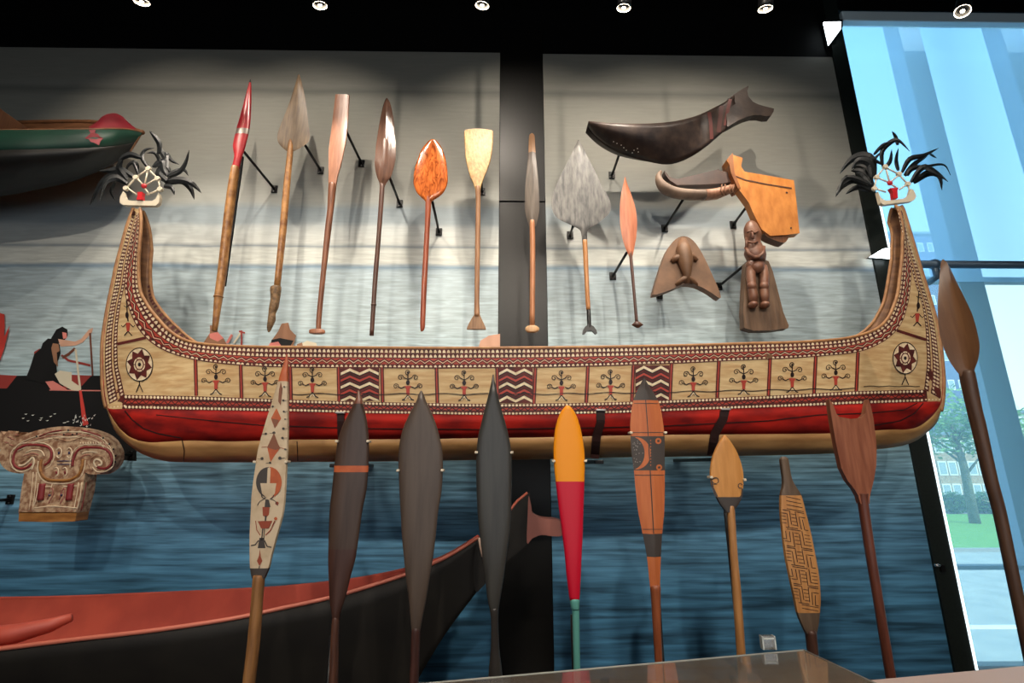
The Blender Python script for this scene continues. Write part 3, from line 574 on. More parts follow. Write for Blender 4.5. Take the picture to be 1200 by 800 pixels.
for i, r in enumerate(rows):
    O, K, W, S = r[0:2], r[2:4], r[4:6], r[6:8]; h = hb(S[0], i, NR)
    fr = min(1, math.hypot(O[0] - W[0], O[1] - W[1]) / 50)
    dO = .34 * fr; dk = .06 + (.74 - .06) * fr; dw = .12 + (.9 - .12) * fr
    col = [(O[0], O[1], dO)]
    for k in (1, 2, 3): f = k / 3; col.append((O[0] + (K[0] - O[0]) * f, O[1] + (K[1] - O[1]) * f, dO + (dk - dO) * math.sin(f * PI / 2)))
    for k in (1, 2, 3): f = k / 3; col.append((K[0] + (W[0] - K[0]) * f, K[1] + (W[1] - K[1]) * f, dk + (dw - dk) * math.sin(f * PI / 2)))
    for k in range(1, 9): f = k / 8; col.append((W[0] + (S[0] - W[0]) * f, W[1] + (S[1] - W[1]) * f, dw + (1 - dw) * f))
    grid.append([P(x, y, YC - h * d) for x, y, d in col])
NC = len(grid[0])
wood_rim = wood('canoe_rim_wood', (150, 104, 66), (178, 130, 84), .55, 20, (1, 1, 1)); tan = mat('canoe_bare_keel_wood', (150, 108, 64), .55, c2=(186, 142, 90), scale=3, stretch=(1, 3, 5), bump=.3)
cred = mat('canoe_red_paint', (178, 34, 24), .65, c2=(104, 18, 18), scale=3.5, stretch=(1, 2, 3), bump=.3, lo=.35, hi=.65, spec=.2)
cpan = mat('canoe_cream_wood', (216, 188, 140), .6, c2=(192, 154, 106), scale=6, stretch=(1, 1, 6), bump=.3)
cmar = mat('canoe_maroon_paint', (66, 22, 20), .6, c2=(104, 38, 32), scale=20); ccrm = mat('canoe_cream_paint', (240, 224, 192), .5, c2=(214, 190, 150), scale=30)
cblk = mat('canoe_black_paint', (34, 20, 20), .5); cbr = mat('canoe_bright_red_paint', (176, 66, 52), .5); inw = wood('canoe_inner_wood', (104, 68, 42), (140, 98, 62), .6, 8, (1, 1, 3))
bot = P(600, 538, YC)
CN = thing('painted_canoe', 'long wooden canoe with upswept ends, carved red, black and cream panels above a red hull', 'canoe', (bot.x, YC, bot.z))
def mir(v): return Vector((v.x, 2 * YC - v.y, v.z))
def sheet(mb, rs, c0, c1, mi, flip=False, f=lambda v: v):
    n = c1 - c0 + 1; vs = [f(g[c]) for g in rs for c in range(c0, c1 + 1)]; fs = []
    for i in range(len(rs) - 1):
        for k in range(n - 1):
            q = (i * n + k, (i + 1) * n + k, (i + 1) * n + k + 1, i * n + k + 1); fs.append(q[::-1] if flip else q)
    mb.add(vs, fs, mi)
mb = MB(); sheet(mb, grid, 0, 3, 0); sheet(mb, grid, 3, 6, 1); sheet(mb, grid, 0, 3, 0, True, mir); sheet(mb, grid, 3, 6, 1, True, mir)
mb.add([q for g in grid for q in (g[0], mir(g[0]))], [(2 * i, 2 * i + 1, 2 * i + 3, 2 * i + 2) for i in range(len(grid) - 1)], 0)
hull = mb.build('hull', [tan, cred], CN, smooth=True, solid=.004)
mb = MB(); sheet(mb, grid, 6, NC - 1, 0); sheet(mb, [[v + Vector((0, .014, 0)) for v in g] for g in grid], 6, NC - 1, 1, True); near = mb.build('painted_side', [cpan, inw], CN, smooth=True)
mb = MB(); sheet(mb, grid, 6, NC - 1, 0, True, mir); mb.build('far_side', [inw], CN, smooth=True, solid=.012)
mb = MB(); allm = MB(); sheet(allm, grid, 0, NC - 1, 0); bvC = BVHTree.FromPolygons(allm.v, allm.f)
sh = [g[-1] for g in grid]
mb = MB(); mb.tube([v + Vector((0, .004, .002)) for v in sh], .011, 8); mb.build('gunwale', [wood_rim], CN, smooth=True)
mb = MB(); mb.tube([mir(v) + Vector((0, 0, .002)) for v in sh], .011, 8); mb.build('gunwale', [wood_rim], CN, smooth=True)
mb = MB(); ol = [g[0] for g in grid]
mb.tube(ol[:52], .014, 8); mb.build('stem', [wood_rim], CN, smooth=True); mb = MB(); mb.tube(ol[-52:], .014, 8); mb.build('stem', [wood_rim], CN, smooth=True)
for px in (345, 480, 740, 870):
    a = P(px, 405, YC); zz = a.z - .12; mb = MB(); mb.box(a.x - .05, a.x + .05, YC - .27, YC + .27, zz - .03, zz); mb.build('thwart', [inw], CN, bevel=.004)
# decoration curves
def samp(pts, n):
    d = [0]
    for a, b in zip(pts, pts[1:]): d.append(d[-1] + math.hypot(b[0] - a[0], b[1] - a[1]))
    T = d[-1]; out = []
    j = 0
    for i in range(n + 1):
        s = T * i / n
        while j < len(pts) - 2 and d[j + 1] < s: j += 1
        f = (s - d[j]) / max(d[j + 1] - d[j], 1e-6); f = min(max(f, 0), 1)
        out.append((pts[j][0] + (pts[j + 1][0] - pts[j][0]) * f, pts[j][1] + (pts[j + 1][1] - pts[j][1]) * f))
    return out, T
# the sheer band: top edge = sheer, bottom edge traced
S_top = [(r[6], r[7]) for r in rows]
S_bot = [(158, 262), (154, 285), (150, 305), (147, 322), (146, 337), (148, 352), (153, 367), (160, 382), (170, 395), (183, 405.5), (201, 414), (226, 421), (260, 426), (298, 429), (340, 430.5), (420, 431), (500, 431.5), (560, 431), (640, 430.5), (700, 429), (760, 427), (800, 425.5),
         (860, 422.5), (920, 420), (965, 417), (1000, 413.5), (1018, 408.5), (1034, 401), (1048, 390), (1058, 376), (1064, 356), (1067, 336), (1068, 318), (1066, 300), (1064, 280), (1060, 262)]
NS = 900
def band(top, bot, n=NS):
    A, T = samp(catmull(top, 1), n); B, _ = samp(catmull(bot, 4), n)
    # match by nearest along the band so cells stay square-ish
    out = []
    j = 0
    for a in A:
        best = min(range(max(0, j - 3), min(n, j + 40) + 1), key=lambda k: (B[k][0] - a[0]) ** 2 + (B[k][1] - a[1]) ** 2); j = best; out.append((a, B[best]))
    return out, T
def BM(b, s, t):
    x = s * (len(b) - 1); i = min(int(x), len(b) - 2); f = x - i
    a = tuple(p + (q - p) * f for p, q in zip(b[i][0], b[i + 1][0])); c = tuple(p + (q - p) * f for p, q in zip(b[i][1], b[i + 1][1]))
    return (a[0] + (c[0] - a[0]) * t, a[1] + (c[1] - a[1]) * t)
DEC = MB(); CM = [cmar, ccrm, cblk, cbr, cpan]   # 0 maroon 1 cream 2 black 3 red 4 panel
def cs(pts, w, mi, lift): hstroke(DEC, bvC, pts, w, mi, lift, YC - .3)
def cp(poly, mi, lift): hpoly(DEC, bvC, poly, mi, lift, YC - .3)
def fillband(b, t0, t1, mi, lift, s0=0, s1=1, n=220):
    vs = []; 
    for i in range(n + 1):
        s = s0 + (s1 - s0) * i / n
        for t in (t0, (t0 + t1) / 2, t1): vs.append(hit(bvC, *BM(b, s, t), lift, YC - .3))
    DEC.add(vs, [(i * 3 + k, (i + 1) * 3 + k, (i + 1) * 3 + k + 1, i * 3 + k + 1) for i in range(n) for k in (0, 1)], mi)
def teeth(b, t0, t1, cnt, mi, lift, s0=0, s1=1, shape='dome', fill=.82):
    for k in range(cnt):
        a = s0 + (s1 - s0) * k / cnt; w = (s1 - s0) / cnt * fill; h = t1 - t0
        if shape == 'dome': q = [(0, 0), (.1, .6), (.35, .95), (.65, .95), (.9, .6), (1, 0)]
        elif shape == 'dot': q = [(0, .3), (.3, 0), (.7, 0), (1, .3), (1, .7), (.7, 1), (.3, 1), (0, .7)]
        else: q = [(0, 0), (.5, 1), (1, 0)]
        cp([BM(b, a + w * x, t1 - h * y) for x, y in q], mi, lift)
def zig(b, t0, t1, cnt, wpx, mi, lift, s0=0, s1=1):
    pts = []
    for k in range(cnt * 2 + 1): pts.append(BM(b, s0 + (s1 - s0) * k / (2 * cnt), t0 if k % 2 else t1))
    cs(pts, wpx, mi, lift)
b1, T1 = band(S_top, S_bot)
n1 = int(T1 / 5.2)
fillband(b1, .04, 1.0, 0, .004)
teeth(b1, .07, .23, n1, 1, .006, fill=.72); teeth(b1, .31, .46, n1, 1, .006, fill=.72)
fillband(b1, .51, .80, 3, .005)
zig(b1, .55, .67, n1 // 2, 1.1, 2, .006); zig(b1, .60, .75, n1 // 2, .8, 1, .007); zig(b1, .66, .79, n1 // 2, .9, 0, .008)
teeth(b1, .84, .95, n1, 1, .006, fill=.66)
# bottom band
B_top = [(146, 462.5), (200, 463.5), (240, 464.5), (298, 466.5), (338, 468), (420, 470.5), (500, 472), (560, 473), (640, 472.5), (720, 471), (800, 468), (880, 464.5), (940, 461.5), (985, 459), (1010, 458), (1055, 457), (1083, 456.5)]
B_bot = [(126, 478.5), (165, 479), (215, 480), (240, 480.5), (298, 481.5), (338, 482), (420, 484), (500, 485), (560, 486), (640, 485.5), (720, 484), (800, 481), (880, 478), (940, 476), (985, 474), (1010, 473), (1055, 471.5), (1103, 469.5)]
def yat(c, x):
    for p, q in zip(c, c[1:]):
        if x <= q[0]: return p[1] + (q[1] - p[1]) * max(0, (x - p[0])) / (q[0] - p[0])
    return c[-1][1]
bt_, bb_ = catmull(B_top, 4), catmull(B_bot, 4); b2 = []; T2 = 937
for i in range(501): x = 146 + 937 * i / 500; b2.append(((x, yat(bt_, x)), (x, yat(bb_, x))))
hpoly(DEC, bvC, [(124.5, 474), (146, 462.5), (146.3, 479), (127, 478.7)], 0, .004, YC - .3); hpoly(DEC, bvC, [(1083, 456.5), (1103.5, 466), (1103, 469.5), (1083, 470.5)], 0, .004, YC - .3)
for k in range(5): hpoly(DEC, bvC, arc(130 + 4 * k, 477 - .4 * k, 1.2, 1, 0, 300, 7), 1, .006, YC - .3); hpoly(DEC, bvC, arc(1085 + 4 * k, 468 , 1.2, 1, 0, 300, 7), 1, .006, YC - .3)
n2 = int(T2 / 4.2)
fillband(b2, 0, 1, 0, .004); fillband(b2, .40, .60, 3, .0045)
teeth(b2, .04, .24, n2, 1, .006, shape='dot', fill=.7); zig(b2, .36, .62, n2 // 2, 1.3, 2, .006); teeth(b2, .78, .97, n2, 1, .006, shape='dot', fill=.7)
# stem bands
for ob, ib in ([[(156, 246), (149, 266), (143, 288), (137, 310), (132, 334), (127, 358), (123, 382), (120.8, 402), (120.3, 425), (121.5, 454), (125, 476)],
                [(162, 250), (157, 270), (153, 290), (149, 310), (146, 334), (142, 352), (139, 372), (137.5, 393), (138, 425), (141.6, 443), (146, 463)]],
               [[(1057, 246), (1066, 275), (1075, 306), (1085, 339), (1095, 373), (1100.5, 402), (1103, 425), (1104.5, 445), (1103.5, 468)],
                [(1052, 250), (1059, 280), (1066, 306), (1072, 330), (1080, 354), (1084.5, 382), (1085.5, 403), (1086.3, 425), (1083, 456)]]):
    A, Ts = samp(catmull(ob, 4), 200); B, _ = samp(catmull(ib, 4), 200); b3 = list(zip(A, B)); n3 = int(Ts / 4.4)
    fillband(b3, 0.02, 1, 0, .004, n=100); fillband(b3, .02, .16, 4, .005, n=100); fillband(b3, .62, .74, 4, .005, n=100)
    teeth(b3, .20, .38, n3, 1, .006, shape='dot', fill=.6); teeth(b3, .40, .56, n3, 1, .006, shape='dot', fill=.6); teeth(b3, .8, .95, n3, 1, .006, shape='dot', fill=.6)
# panel dividers
DV = [(228.5, 421, 463.5), (281.5, 427, 466), (339.5, 430, 468), (396, 430, 470), (447, 430, 471), (511, 431, 472), (582, 431, 473), (627, 431, 473), (688.5, 429, 471.5), (742, 428, 470), (786.5, 426, 468.5), (842, 423, 466), (902, 420.5, 463.5), (955.5, 417.5, 461), (1005, 412.5, 458)]
for x, a, b in DV:
    cs(dens([(x + .5, a), (x + (1.5 if x < 600 else -1.5), b)], 8), 4.4, 0, .004); cs(dens([(x + .5, a), (x + (1.5 if x < 600 else -1.5), b)], 8), 1.2, 3, .006)
# chevron panels
for (xa, xb, ya, yb) in [(398.5, 444.5, 431, 469.5), (584, 624.5, 431, 472), (744.5, 784.5, 428, 469)]:
    cp(dens([(xa, ya), (xb, ya)], 8) + dens([(xb, yb), (xa, yb)], 8), 0, .004)
    W4 = (xb - xa) / 4
    for k in range(-1, 6):
        y0 = ya + 2 + k * 8
        col, wd = [(1, 3.2), (3, 2.6)][k % 2]
        pts = [(xa + .8, y0 + 5), (xa + W4, y0), (xa + 2 * W4, y0 + 5), (xa + 3 * W4, y0), (xb - .8, y0 + 5)]
        pts = dens(pts, 4)
        seg = [p for p in pts]
        L = [(x, min(max(y - wd / 2, ya), yb)) for x, y in seg]; R = [(x, min(max(y + wd / 2, ya), yb)) for x, y in seg]
        n = len(seg)
        DEC.add([hit(bvC, x, y, .006, YC - .3) for x, y in L + R], [(i, i + 1, n + i + 1, n + i) for i in range(n - 1) if R[i][1] - L[i][1] > .2 or R[i + 1][1] - L[i + 1][1] > .2], col)
        for dy in (-wd / 2 - .5, wd / 2 + .5):
            c_ = [(x, y + dy) for x, y in seg if ya < y + dy < yb]
            if len(c_) > 6 and len(c_) == n: cs(c_, .8, 2, .0065)
# little people with curled arms and antennae
def cdisc(cx, cy, rx, ry, mi, lift, n=32, rings=4, shape=None):
    vs = [hit(bvC, cx, cy, lift, YC - .3)]; fs = []
    for j in range(1, rings + 1):
        for k in range(n):
            a = 2 * PI * k / n; q = (shape(k) if shape else 1) * j / rings; vs.append(hit(bvC, cx + rx * q * math.cos(a + .2), cy + ry * q * math.sin(a + .2), lift, YC - .3))
    for k in range(n): fs.append((0, 1 + k, 1 + (k + 1) % n))
    for j in range(rings - 1):
        for k in range(n): fs.append((1 + j * n + k, 1 + j * n + n + k, 1 + j * n + n + (k + 1) % n, 1 + j * n + (k + 1) % n))
    DEC.add(vs, fs, mi)
def spiral(cx, cy, r, a0, sgn, turns=1.3, n=16): return [(cx + r * (1 - .8 * i / n) * math.cos(a0 + sgn * 2 * PI * turns * i / n), cy + r * (1 - .8 * i / n) * math.sin(a0 + sgn * 2 * PI * turns * i / n)) for i in range(n + 1)]
def figure(cx, cy, red=True, top=True):
    """cy = middle of the torso"""
    q = 3 if red else 3
    cp([(cx - 4.2, cy - 4.5), (cx + 4.2, cy - 4.5), (cx + 2.0, cy - 1), (cx + 1.8, cy + 6), (cx - 1.8, cy + 6), (cx - 2.0, cy - 1)], q, .0062)
    cp(arc(cx, cy - 8.5, 2.2, 3, 0, 340, 11), 2, .0066)
    cs([(cx, cy - 10), (cx, cy - 20)], 1.0, 2, .006)
    for s in (-1, 1):
        cs([(cx + s * 4, cy - 3.6), (cx + s * 8, cy - 1.8), (cx + s * 12, cy - 4)], 1.2, 2, .0062)
        cs(spiral(cx + s * 14.2, cy - 4.2, 3.3, PI if s > 0 else 0, s), .8, 2, .0062)
        cs([(cx, cy - 12), (cx + s * 5, cy - 14.5)], 1.0, 2, .0062)
        cs(spiral(cx + s * 8.6, cy - 14.2, 3.7, PI if s > 0 else 0, s), .8, 2, .0062)
        cs([(cx, cy + 6), (cx + s * 4, cy + 11), (cx + s * 7, cy + 12.2)], 1.3, 2, .0062)
        cs([(cx, cy + 7.3), (cx + s * 3.2, cy + 11.8)], .8, 1, .0064)
    if top: cs(spiral(cx, cy - 20.5, 3.4, PI / 2, 1), .9, 2, .0062); cp(arc(cx, cy - 20.5, 1, 1, 0, 300, 6), 2, .0064)
for (x, y) in [(253, 450), (310.5, 452.5), (366, 453.5), (478, 456.5), (544, 457), (658, 457), (715.6, 456), (812.6, 452.5), (871.6, 450), (928.5, 447.5), (979.5, 445)]: figure(x, y)
# plank joint
cs([(x, 461.5 + .8 * math.sin(x * .13) + (0 if x < 640 else -(x - 640) * .017)) for x in range(342, 1003, 6)], .9, 2, .0068)
cs([(x, 452.5 + .5 * math.sin(x * .3)) for x in range(1012, 1084, 6)], .8, 2, .0068)
# wheels, their feet, stem figures
for (cx, cy, rx, ry) in [(163.4, 427, 16, 20), (1060.8, 419.5, 14.8, 19)]:
    cdisc(cx, cy, rx, ry, 2, .006); cdisc(cx, cy, rx - 1, ry - 1.2, 1, .0075)
    cdisc(cx, cy, rx - 1, ry - 1.2, 0, .009, shape=lambda k: [1, .8, .68, .8][k % 4]); cdisc(cx, cy, rx * .42, ry * .42, 1, .0105)
    cs(arc(cx, cy, rx * .30, ry * .30, 0, 360, 18), 1.3, 0, .012)
    for k in range(6): a = k * PI / 3; cs([(cx + rx * .3 * math.cos(a), cy + ry * .3 * math.sin(a)), (cx + rx * .42 * math.cos(a), cy + ry * .42 * math.sin(a))], 1, 0, .012)
    cp(arc(cx, cy, rx * .12, ry * .12, 0, 330, 9), 2, .0125)
    for s in (-1, 1): cs([(cx, cy + ry + 3), (cx + s * 4, cy + ry + 12.5)], 1.1, 2, .006)
    cs([(cx, cy + ry), (cx, cy + ry + 4)], 1, 2, .006)
for cx, cy, s in [(150, 382, 1), (1075, 371, -1)]:
    cs([(cx, cy - 6), (cx - s * 2, cy - 30)], 1.1, 2, .006); cp([(cx - 2.6, cy - 4), (cx + 2.6, cy - 4), (cx + 1.4, cy + 6), (cx - 1.4, cy + 6)], 3, .0062)
    for q in (-1, 1): cs([(cx + q * 2, cy - 3), (cx + q * 6, cy + 1), (cx + q * 8, cy - 1)], 1, 2, .006); cs([(cx, cy + 6), (cx + q * 4.5, cy + 11)], 1.2, 2, .006); cs([(cx - s * 2 + q * 0, cy - 22), (cx - s * 2 + q * 3, cy - 24)], .9, 2, .006)
    cp(arc(cx - s * 1.2, cy - 13, 2, 4, 0, 340, 11), 2, .0066)
cs(dens([(137.5, 403), (171, 395.5)], 5), 3.2, 0, .0055); cs(dens([(1051, 387), (1085.5, 398)], 5), 3.2, 0, .0055)
DEC.build('carved_decoration', CM, CN)
# plank edges on the red hull + carved strip on the inner far side
mb = MB()
for pts, w in [([(146, 481), (155, 492), (168, 502), (185, 508), (212, 513)], 1.4), ([(183, 486), (220, 490), (260, 494), (305, 498)], 1.0), ([(305, 498), (420, 502), (560, 503), (700, 501), (780, 499), (900, 493), (960, 486), (1020, 484), (1060, 480), (1075, 472)], 1.1), ([(975, 506), (1020, 499), (1055, 493), (1072, 484), (1082, 472)], 1.3), ([(213, 514), (216, 528), (215, 541)], 1.0), ([(348, 517), (349, 540)], 1.0)]:
    hstroke(mb, bvC, dens(pts, 4), w, 0, .007, YC - .3)
mb.build('plank_seams', [cblk], CN)
mb = MB(); K = [mir(g[-1]) for g in grid[22:90]]; K2 = [mir(g[-2] * .45 + g[-1] * .55) for g in grid[22:90]]
for i in range(0, len(K) - 2, 2):
    a, b_, c, d = K[i], K[i + 1], K2[i + 1], K2[i]; o_ = Vector((0, -.014, 0)); mb.add([a + o_, b_ + o_, c + o_, d + o_], [(0, 1, 2, 3)], 0)
mb.build('inner_carved_strip', [cmar], CN)
# cradle of black mounting straps under the hull
CR = thing('canoe_cradle', 'dark mounting cradle of straps holding the painted canoe from below', 'mount', (bot.x, YC, bot.z - .02))
for pts, w in [([(850, 479), (848, 490), (838, 508), (834, 534)], 10), ([(704, 480), (704, 495), (699, 512), (697, 537)], 10), ([(399, 483), (399, 500), (400, 520), (401, 541)], 8)]:
    mb = MB(); L, R = ribbon2(dens(pts, 5), w); n = len(L)
    V1 = [hit(bvC, x, y, .014, YC - .3) for x, y in L + R]; V2 = [v + ray(600, 500).normalized() * .008 for v in V1]
    mb.add(V1 + V2, [(i, i + 1, n + i + 1, n + i) for i in range(n - 1)] + [(2 * n + i, 3 * n + i, 3 * n + i + 1, 2 * n + i + 1) for i in range(n - 1)] + [(i, 2 * n + i, 2 * n + i + 1, i + 1) for i in range(n - 1)] + [(n + i, n + i + 1, 3 * n + i + 1, 3 * n + i) for i in range(n - 1)], 0)
    mb.build('strap', mat('dark_brown_strap', (46, 24, 22), .5), CR)
    a = hit(bvC, pts[0][0], pts[0][1], .016, YC - .3); MB().box(a.x - .03, a.x + .03, a.y - .012, a.y + .012, a.z - .008, a.z + .004).build('strap_clip', mat('brushed_steel', (190, 185, 180), .3, .9), CR, bevel=.003)
    e = P(pts[-1][0], pts[-1][1], YC); mb = MB(); mb.box(e.x - .03, e.x + .03, YC - .15, YM - .001, e.z - .035, e.z - .012); mb.build('arm', M_blackmetal, CR, bevel=.004)

# ------------------------------------------------------------------ prow ornaments
ivory = mat('ivory_painted_wood', (226, 214, 190), .45); redb = mat('red_beads', (206, 34, 44), .4)
feath = mat('black_feather', (14, 16, 18), .5, c2=(30, 34, 36), scale=60, spec=.4)
def feather(mb, pts, wmax, Y0, dy):
    R = catmull(pts, 4); n = len(R); ws = [max(.15, wmax * (math.sin(PI * min(1, (i + 1) / n) ** .8) ** .8)) for i in range(n)]
    ws[-1] = .1
    L, Rr = ribbon2(R, ws)
    A = []; B = []; C = []
    for i in range(n):
        y = Y0 + dy * i / n; A.append(P(L[i][0], L[i][1], y + .008)); C.append(P(R[i][0], R[i][1], y)); B.append(P(Rr[i][0], Rr[i][1], y + .01))
    mb.add(A + C + B, [(i, i + 1, n + i + 1, n + i) for i in range(n - 1)] + [(n + i, n + i + 1, 2 * n + i + 1, 2 * n + i) for i in range(n - 1)], 0)
    mb.tube(C, .0022, 5)
def ornament(label, discs, base, red, feathers, tip):
    c = P(tip[0], tip[1], YC); t = thing('prow_ornament', label, 'ornament', (c.x, YC, c.z))
    Y = YC - .01
    for (x, y) in discs: p = P(x, y, Y); MB().tube([p + Vector((0, .01, 0)), p - Vector((0, .012, 0))], .019, 18).build('disc', ivory, t, bevel=.003)
    mb = MB()
    for a, b in red['rods']: mb.tube([P(*a, Y), P(*b, Y)], .006, 8)
    mb.build('lattice', ivory, t, smooth=True)
    mb = MB(); slab(mb, base, Y, .03); mb.build('base', ivory, t, bevel=.004)
    mb = MB(); slab(mb, red['body'], Y - .01, .03); p = P(*red['head'], Y - .01); mb.ball(p, (.019, .016, .019)); mb.build('red_figure', redb, t)
    p0 = P(tip[0], tip[1] - 3, YC); p1 = P(tip[0], tip[1] + 5, YC); MB().tube([p0, p1], .009, 8).build('peg', ivory, t, smooth=True)
    for i, f in enumerate(feathers):
        mb = MB(); feather(mb, f[1:], f[0], YC + .03 + .012 * (i % 4), (-.06, .05, 0, .08)[i % 4])
        mb.build('feather', feath, t)
def cv(ox, oy, s, pts): return [(ox + x / s, oy + y / s) for x, y in pts]
LF = [(6.5, (640, 270), (645, 190), (605, 130), (568, 90)), (5, (560, 380), (508, 300), (535, 238), (605, 222)), (5, (590, 370), (645, 330), (610, 262), (545, 262)), (6, (700, 440), (700, 340), (700, 270), (740, 320), (800, 352)),
      (6, (720, 445), (800, 410), (850, 340), (878, 240)), (5, (700, 440), (780, 400), (840, 395), (872, 440)), (8, (680, 480), (800, 470), (900, 500), (975, 575)), (8, (690, 500), (820, 480), (890, 540), (918, 625)), (6, (680, 520), (740, 530), (762, 588)),
      (7, (500, 300), (420, 275), (345, 310), (330, 390)), (8, (440, 450), (350, 395), (260, 400), (170, 402)), (9, (390, 480), (280, 440), (185, 510), (103, 668)), (8, (390, 500), (310, 455), (225, 490), (180, 632)), (4, (480, 430), (440, 340), (395, 370), (392, 425)),
      (8, (600, 370), (660, 330), (680, 400), (720, 455)), (5, (430, 330), (470, 350), (480, 430)), (9, (390, 470), (330, 380), (360, 310)), (9, (700, 480), (640, 420), (700, 370), (740, 440)), (5, (300, 490), (270, 560), (300, 630)), (7, (640, 380), (690, 310), (660, 250), (645, 185))]
cvl = lambda p: (90 + p[0] / 6.67, 140 + p[1] / 6.67)
ornament('black-feathered white lattice ornament topping the left end of the painted canoe, beside the green boat',
    [(174.3, 198), (159.3, 208.2), (184.8, 209.5), (148, 221), (187.8, 222)],
    [(146, 225), (148, 232), (151, 235.5), (157, 236.3), (180, 236.5), (184, 234), (187.5, 227), (188.5, 232), (187.5, 239), (184, 242), (146, 241.3), (142, 238.5), (142.5, 232)],
    dict(rods=[((174, 198), (159, 208)), ((174, 198), (185, 209.5)), ((159, 208), (148, 221)), ((185, 209), (188, 222)), ((173.5, 199), (169, 218)), ((160, 208), (168, 217)), ((184, 209), (170, 217.5)), ((149, 220), (160, 228)), ((187, 222), (172, 228.5)), ((168, 218), (175, 228))],
         body=[(162.5, 226), (168.5, 226), (168, 230), (168.5, 235), (161.5, 235), (163, 230)], head=(168.7, 218)),
    [(w,) + tuple(cvl(p) for p in pts) for w, *pts in LF], (163.5, 243))
RF = [(6, (430, 370), (425, 250), (500, 172), (560, 168), (640, 248)), (5, (548, 200), (530, 135), (503, 92)), (5, (455, 370), (490, 320), (500, 235)), (5, (552, 400), (535, 320), (552, 225)), (4, (360, 275), (430, 200), (490, 175)), (4, (430, 350), (370, 310), (435, 240)),
      (6, (580, 415), (640, 310), (750, 280), (865, 224)), (6, (600, 440), (680, 345), (780, 285)), (7, (650, 490), (740, 375), (830, 400), (940, 485)), (8, (670, 495), (780, 420), (870, 440), (893, 552)), (3, (690, 380), (800, 360), (910, 355), (960, 435)),
      (10, (365, 460), (345, 310), (255, 285), (170, 325), (95, 422)), (9, (350, 460), (330, 350), (240, 320), (185, 390)), (9, (350, 510), (270, 410), (180, 400)), (9, (350, 545), (210, 470), (110, 520), (62, 602)), (7, (340, 555), (230, 530), (140, 582)), (6, (340, 510), (150, 450), (78, 585)),
      (8, (340, 480), (290, 380), (210, 360)), (6, (620, 440), (650, 390), (720, 370), (790, 400)), (3, (800, 270), (850, 300))]
cvr = lambda p: (970 + p[0] / 6.67, 140 + p[1] / 6.67)
ornament('black-feathered white lattice ornament topping the right end of the painted canoe, before the window',
    [(1037, 195.5), (1053.2, 204), (1063.7, 215.7), (1027, 208), (1024.6, 221)],
    [(1027, 225), (1031, 233), (1036, 236), (1045, 235.5), (1058, 233.5), (1064, 229), (1066, 222), (1069, 224), (1072, 231), (1070, 235), (1066, 237), (1034, 241), (1030.5, 239)],
    dict(rods=[((1037, 195.5), (1053, 204)), ((1053, 204), (1064, 216)), ((1037, 195.5), (1027, 208)), ((1027, 208), (1024.6, 221)), ((1038, 197), (1042.5, 214)), ((1028, 208), (1042, 214)), ((1053, 205), (1043, 214)), ((1026, 221), (1038, 225)), ((1063, 216), (1054, 222)), ((1042, 214), (1052, 221)), ((1064, 216), (1067, 228))],
         body=[(1041.5, 221.5), (1051, 221), (1050, 225), (1050.5, 233), (1045.5, 233.5), (1044.5, 226)], head=(1042.8, 214.5)),
    [(w,) + tuple(cvr(p) for p in pts) for w, *pts in RF], (1050, 240))

# ------------------------------------------------------------------ carvings on the right mural
# fish-tailed dark carving
W10 = [(690, 142.5), (710, 144.5), (730, 145.5), (762, 145.5), (792.5, 142.5), (820, 135), (845, 122.5), (862.5, 111), (874.5, 104), (873.7, 114), (880, 122.5), (892.5, 127.5), (904.5, 131), (902, 137.5), (895, 139), (880, 138), (865, 142.5), (852.5, 150), (840, 161), (825, 172.5), (810, 184), (804, 192.5), (780, 191), (755, 186), (730, 179), (710, 167.5), (695, 156), (689, 147)]
t = thing('prow_carving', 'long blackish brown fish-tailed prow carving, high on the right mural', 'carving', P(790, 192, YU))
top = [(690, 142.5), (710, 144.5), (735, 145.5), (762, 145.5), (792.5, 142.5), (820, 135), (845, 122.5), (860, 112.5)]; bt = [(689, 147), (700, 160), (722, 175), (750, 185), (785, 191.5), (818, 178), (846, 155.5), (863, 143)]
mb = MB(); A, _ = samp(catmull(top, 4), 40); B, _ = samp(catmull(bt, 4), 40); rs = []
for i in range(41):
    w = .16 * math.sin(PI * min(1, (i + 3) / 34)) ** .7 if i < 31 else .03 + .1 * max(0, (36 - i) / 40); w = max(w, .02)
    c = []
    for k in range(9):
        f = k / 8; x = A[i][0] + (B[i][0] - A[i][0]) * f; y = A[i][1] + (B[i][1] - A[i][1]) * f
        c.append(P(x, y, YU - w * math.cos(f * PI / 2)))
    rs.append(c)
sheet(mb, rs, 0, 8, 0, True)
bk = [[Vector((v.x, 2 * YU - v.y, v.z)) for v in c] for c in rs]; sheet(mb, bk, 0, 8, 0)
m10 = mat('black_brown_hull', (40, 32, 30), .42, c2=(62, 50, 44), scale=12, bump=.4, spec=.3)
mb.build('body', m10, t, smooth=True, solid=.018)
mb = MB(); slab(mb, [(850, 119.5), (862.5, 111), (868, 107.5), (875, 104), (873.5, 110), (874.5, 116), (880, 122.5), (886, 125.5), (892.5, 127.5), (904.5, 130.5), (904, 134), (901, 139), (895, 139.5), (888, 138), (880, 138.2), (872, 140.5), (863, 144.5), (850, 152), (849, 135)], YU, .07); mb.build('tail', m10, t, bevel=.006)
mb = MB(); Yd = YU - .045
bvt = BVHTree.FromPolygons(mb.v, mb.f) if False else None
m_ = MB(); sheet(m_, rs, 0, 8, 0, True); bv10 = BVHTree.FromPolygons(m_.v, m_.f)
for x0, x1, k in [(838, 844, 0), (846, 850, 1)]:
    pass
BM_ = [mat('faded_red_band', (88, 38, 34), .5), mat('faded_dark_red', (70, 36, 32), .5)]
